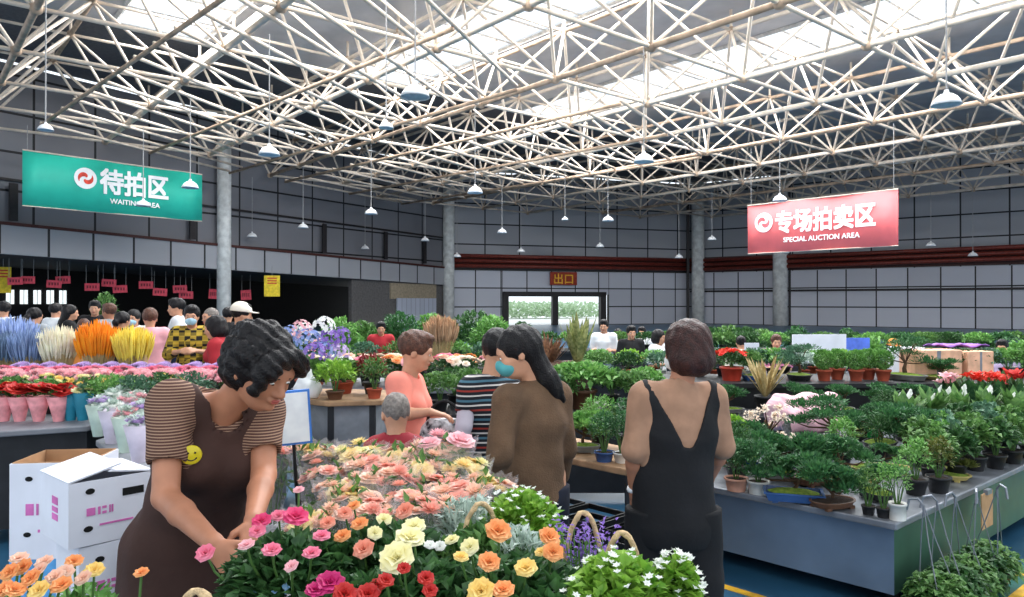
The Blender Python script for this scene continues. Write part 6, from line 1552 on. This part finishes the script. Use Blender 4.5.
# sign holder with a blank white board (black frame post)
sp_ = P(300,470,2.95)
r = thing('sign_holder', 'white blue-framed board on a black post above the bouquets', 'sign', (sp_.x, sp_.y, ZT1), 0.25)
q = MB(); q.box(-0.072,-0.010,0.385,0.072,0.010,0.60); brd = q.build('sign_board', mat('sign_blue', rgb(60,120,200)), r)
q = MB(); q.box(-0.063,-0.014,0.394,0.063,-0.0105,0.591); q.build('white_panel', mat('sign_white', rgb(226,232,240)), r)
q = MB(); q.bar((0,0,0),(0,0,0.39),0.007,8); q.build('post', m_blk, r); q = MB(); q.lathe([(0.04,0),(0.04,0.008),(0.012,0.014)],20); q.build('base', m_blk, r)
r.rotation_euler = (0, -0.06, 0.3)

# ------------------------------------------------------------------ cartons
m_cart = mat('white_carton', rgb(226,228,238), rough=0.7, var=0.04, scale=4); m_kraft = mat('kraft_board', rgb(176,136,100), rough=0.9, var=0.1); m_mag = mat('magenta_print', rgb(206,110,176), rough=0.7); m_hole = m_black
def carton(label, corner, w, dp, h, rz, lid='flap', inner=False, prints=True, outer=None):
    """corner = near bottom corner; w runs to the right along the front face, dp goes back"""
    r = thing('carton', label, 'box', corner, rz); t = 0.006; o_ = outer or m_cart
    q = MB(); q.box(0,0,0,w,t,h); q.box(0,dp-t,0,w,dp,h); q.box(0,t,0,t,dp-t,h); q.box(w-t,t,0,w,dp-t,h); q.box(t,t,0,w-t,dp-t,t); q.build('carton_walls', o_, r)
    if inner: 
        q = MB(); e = t+0.001; q.box(e,e,t,w-e,e+0.003,h+0.004); q.box(e,dp-e-0.003,t,w-e,dp-e,h+0.004); q.box(e,e,t,e+0.003,dp-e,h+0.004); q.box(w-e-0.003,e,t,w-e,dp-e,h+0.004); q.build('kraft_lining', m_kraft, r)
    if lid == 'flap':
        M1 = Matrix.Translation((0,0,h)) @ Matrix.Rotation(math.radians(-14), 4, 'Y'); q = MB(); q.box(0,0,0,w*0.62,dp,0.006, M1); q.build('lid_flap', o_, r)
        M2 = Matrix.Translation((w,0,h)) @ Matrix.Rotation(math.radians(8), 4, 'Y'); q = MB(); q.box(-w*0.55,0,0,0,dp,0.006, M2); q.build('lid_flap', o_, r)
    elif lid == 'flat': q = MB(); q.box(0,0,h,w,dp,h+0.006); q.build('lid_flap', o_, r)
    if prints:
        q = MB(); q.box(w*0.62,-0.002,h*0.68,w*0.88,-0.0005,h*0.80)
        for x, z in ((0.24,0.84),(0.22,0.26)): 
            n = len(q.v); q.v += [(w*x+0.016*math.cos(k*PI/6), -0.002, h*z+0.011*math.sin(k*PI/6)) for k in range(12)]; q.face(*range(n, n+12))
        q.build('hand_hole', m_hole, r)
        q = MB()
        for x0, x1, z0, z1 in ((0.20,0.30,0.46,0.58),(0.33,0.36,0.46,0.58),(0.38,0.43,0.46,0.50),(0.38,0.43,0.54,0.58),(0.46,0.48,0.46,0.58),(0.49,0.51,0.46,0.58),(0.35,0.75,0.28,0.31)): q.box(w*x0,-0.0018,h*z0,w*x1,-0.0006,h*z1)
        q.build('front_print', m_mag, r); q = MB()
        for z0, z1 in ((0.35,0.45),(0.48,0.56),(0.60,0.72)): q.box(-0.0018,dp*0.35,h*z0,-0.0006,dp*0.55,h*z1)
        q.build('side_print', m_mag, r)
    return r
# stack in front
c = P(69,550,2.6); zb = c.z
carton('white carton with loosely folded lid and magenta print, top of the stack', (c.x,c.y,zb), 0.29, 0.30, 0.23, 0.85)
carton('white carton lower in the stack beneath the open-lidded one', (c.x+0.02,c.y+0.03,zb-0.31), 0.28, 0.28, 0.30, 0.80, lid='flat')
carton('white carton on the floor at the bottom of the stack', (c.x+0.02,c.y+0.03,0.0), 0.28, 0.28, zb-0.32, 0.80, lid='flat')
c = P(10,560,3.2); zc = c.z
carton('tall white carton with brown lining standing open at the left', (c.x,c.y,zc), 0.33, 0.30, CAMZ-(464-HY)*3.2/F-zc, 0.12, lid=None, inner=True)
carton('closed carton supporting the tall open one', (c.x,c.y+0.0,0.0), 0.33, 0.30, zc-0.002, 0.12, lid=None, prints=False, outer=mat('blue_carton', rgb(90,160,214), rough=0.6))
# boxes and boards among the far benches
def far_box(label, px, py, d, w, h, dp, m, name='carton', rz=0.2):
    p = P(px, py, d); r = thing(name, label, 'box', (p.x, p.y, 0.78 if d < 11 else 0.76), rz); q = MB(); q.box(-w/2,-dp/2,0,w/2,dp/2,h); softbox(q.build('carton_walls', m, r), 0.01); q = MB(); q.box(-w*0.04,-dp/2-0.003,h*0.1,w*0.04,-dp/2,h*0.98); q.build('tape_strip', m_edge, r); return r
far_box('long peach cardboard box on the topiary bench, left of the two', 930, 362, 9.05, 0.62, 0.34, 0.3, mat('peach_board', rgb(226,176,146), rough=0.8), rz=0.15)
far_box('peach cardboard box right of the long one', 972, 362, 9.15, 0.34, 0.32, 0.3, mat('peach_board', rgb(226,176,146)), rz=0.1)
far_box('white styrofoam box right of the cloud-pruned bonsai', 906, 362, 9.25, 0.3, 0.36, 0.3, m_cart)
r = thing('poster_board', 'white and blue poster board leaning behind the topiaries', 'board', (P(825,345,11.9).x, 11.9, 0), 0.1)
q = MB(); q.box(-0.55,-0.015,0.72,0.35,0.015,1.18); q.build('white_panel', m_cart, r); q = MB(); q.box(0.35,-0.015,0.72,0.75,0.015,1.12); q.build('blue_panel', mat('poster_blue', rgb(90,120,220)), r); q = MB(); q.bar((-0.4,0,0),(-0.4,0,0.73),0.015,6); q.bar((0.4,0,0),(0.4,0,0.73),0.015,6); q.build('board_leg', m_dkm, r)
r = thing('paper_notice', 'small white upright notice left of the bright pink person', 'sign', (P(754,355,10.05).x, 10.15, 0.66)); q = MB(); q.box(-0.1,-0.006,0.16,0.1,0.006,0.48); q.build('notice_sheet', m_cart, r); q = MB(); q.bar((0,0.012,0),(0,0.012,0.4),0.008,6); q.build('notice_stand', m_dkm, r)
r = thing('purple_cloth', 'purple cloth lying over the boxes near the far right', 'cloth', (P(968,350,9.1).x+0.0, 9.35, 1.13)); 
q = MB(); n = 12
for i in range(n+1):
    for j in range(5): q.v.append((-0.35+0.7*i/n, -0.12+0.24*j/4, 0.03+0.02*math.sin(i*1.3+j)))
for i in range(n):
    for j in range(4): a = i*5+j; q.face(a, a+5, a+6, a+1)
o = q.build('cloth_sheet', mat('purple_fabric', rgb(140,90,170)), r, True); sd = o.modifiers.new('s', 'SOLIDIFY'); sd.thickness = 0.012

# ------------------------------------------------------------------ signs hanging in the dark recess, yellow signs, stall lights
m_sg = mat('rosy_sign_board', rgb(206,70,88), rough=0.6)
SG = ((15,281,'leftmost rosy sign in the dark recess'),(28,280,'rosy sign second from left in the recess'),(54,284,'rosy sign third from left in the recess'),(63,280,'tilted rosy sign right behind the third one'),(92,287,'rosy sign above the orange dried grass'),(109,283,'rosy sign slightly higher right of the orange grass'),(120,289,'low rosy sign above the yellow dried grass'),(146,285,'wide rosy sign over the pink shirt'),(160,292,'low rosy sign left of the white T-shirt'),(180,289,'rosy sign over the white T-shirt'),(186,295,'low rosy sign over the checked shirt'),(214,294,'rosy sign left of the concrete column'),(246,295,'rosy sign right of the concrete column'))
for i, (px, py, lab) in enumerate(SG):
    d = on_wall(A, B, px).y+1.6; p = P(px, py, d); w = (13 if px != 28 else 12)*d/F; h = 7.5*d/F
    if px > 200: w *= 0.75; h *= 1.3
    r = thing('hanging_sign', lab, 'sign', p, 0.35); q = MB(); q.box(-w/2,-0.02,-h/2,w/2,0.02,h/2, Matrix.Rotation((i % 3-1)*0.06, 4, 'Y')); q.build('sign_board', m_sg, r)
    q = MB(); [q.box(-w*0.36+k*w*0.19,-0.026,-h*0.18,-w*0.24+k*w*0.19,-0.021,h*0.2) for k in range(4)]; q.build('sign_marks', mat('dark_print', rgb(120,34,50)), r)
    q = MB(); q.bar((-w*0.4,0,h/2),(-w*0.4,0,h/2+0.8),0.01,4); q.bar((w*0.4,0,h/2),(w*0.4,0,h/2+0.8),0.01,4); q.build('hanging_wire', m_cord, r)
m_ys = mat('yellow_sign_board', rgb(216,190,40), rough=0.6)
for px, py, w_, h_, d, lab in ((272,286,15,21,37.5,'yellow hanging sign right of the concrete column'),(3,280,14,26,30.5,'yellow hanging sign at the left picture edge')):
    p = P(px, py, d); w = w_*d/F; h = h_*d/F; r = thing('hanging_sign', lab, 'sign', p, 0.3); q = MB(); q.box(-w/2,-0.02,-h/2,w/2,0.02,h/2); q.build('sign_board', m_ys, r)
    q = MB(); [q.box(-w*0.3,-0.026,h*(0.1+0.12*k),w*0.3,-0.021,h*(0.16+0.12*k)) for k in range(3)]; q.build('sign_marks', mat('red_print', rgb(190,60,40)), r)
    q = MB(); q.bar((0,0,h/2),(0,0,h/2+0.5),0.012,4); q.build('hanging_wire', m_cord, r)
# ------------------------------------------------------------------ light and camera
w = bpy.data.worlds.new('overcast_sky'); SC.world = w; w.use_nodes = True
nt = w.node_tree; bg = nt.nodes['Background']; bg.inputs[0].default_value = (0.86,0.93,1.0,1); bg.inputs[1].default_value = 1.55
def area(name, loc, rot, sx, sy, power, col=(1,1,1)):
    l = bpy.data.lights.new(name, 'AREA'); l.shape = 'RECTANGLE'; l.size = sx; l.size_y = sy; l.energy = power; l.color = col
    o = bpy.data.objects.new(name, l); COL.objects.link(o); o.location = loc; o.rotation_euler = rot
    return o
ang = math.atan2(0.64, 0.768)
for k, (a0, a1) in enumerate(SKY):     # daylight coming through each rooflight
    c = AB((a0+a1)/2, (B_END+B0)/2, RZ-0.1)
    area('rooflight_daylight', c, (0,0,ang), a1-a0, B_END-B0, 4300, (0.97,0.985,1.0))
s = bpy.data.lights.new('sun', 'SUN'); s.energy = 0.3; s.angle = 0.35; s.color = (1,0.97,0.92)
so = bpy.data.objects.new('sun', s); COL.objects.link(so); so.rotation_euler = (math.radians(28), math.radians(-18), 0)
cam = bpy.data.cameras.new('camera'); co = bpy.data.objects.new('camera', cam); COL.objects.link(co)
cam.sensor_width = 36; cam.lens = 36*F/1024; cam.clip_end = 300; cam.clip_start = 0.05
co.location = (0,0,CAMZ); co.rotation_euler = (PI/2+math.atan((HY-298.5)/F),0,0)
SC.camera = co
SC.view_settings.view_transform = 'Standard'; SC.view_settings.look = 'None'; SC.view_settings.gamma = 1.0; SC.view_settings.exposure = 0.0
SC.view_settings.use_curve_mapping = False
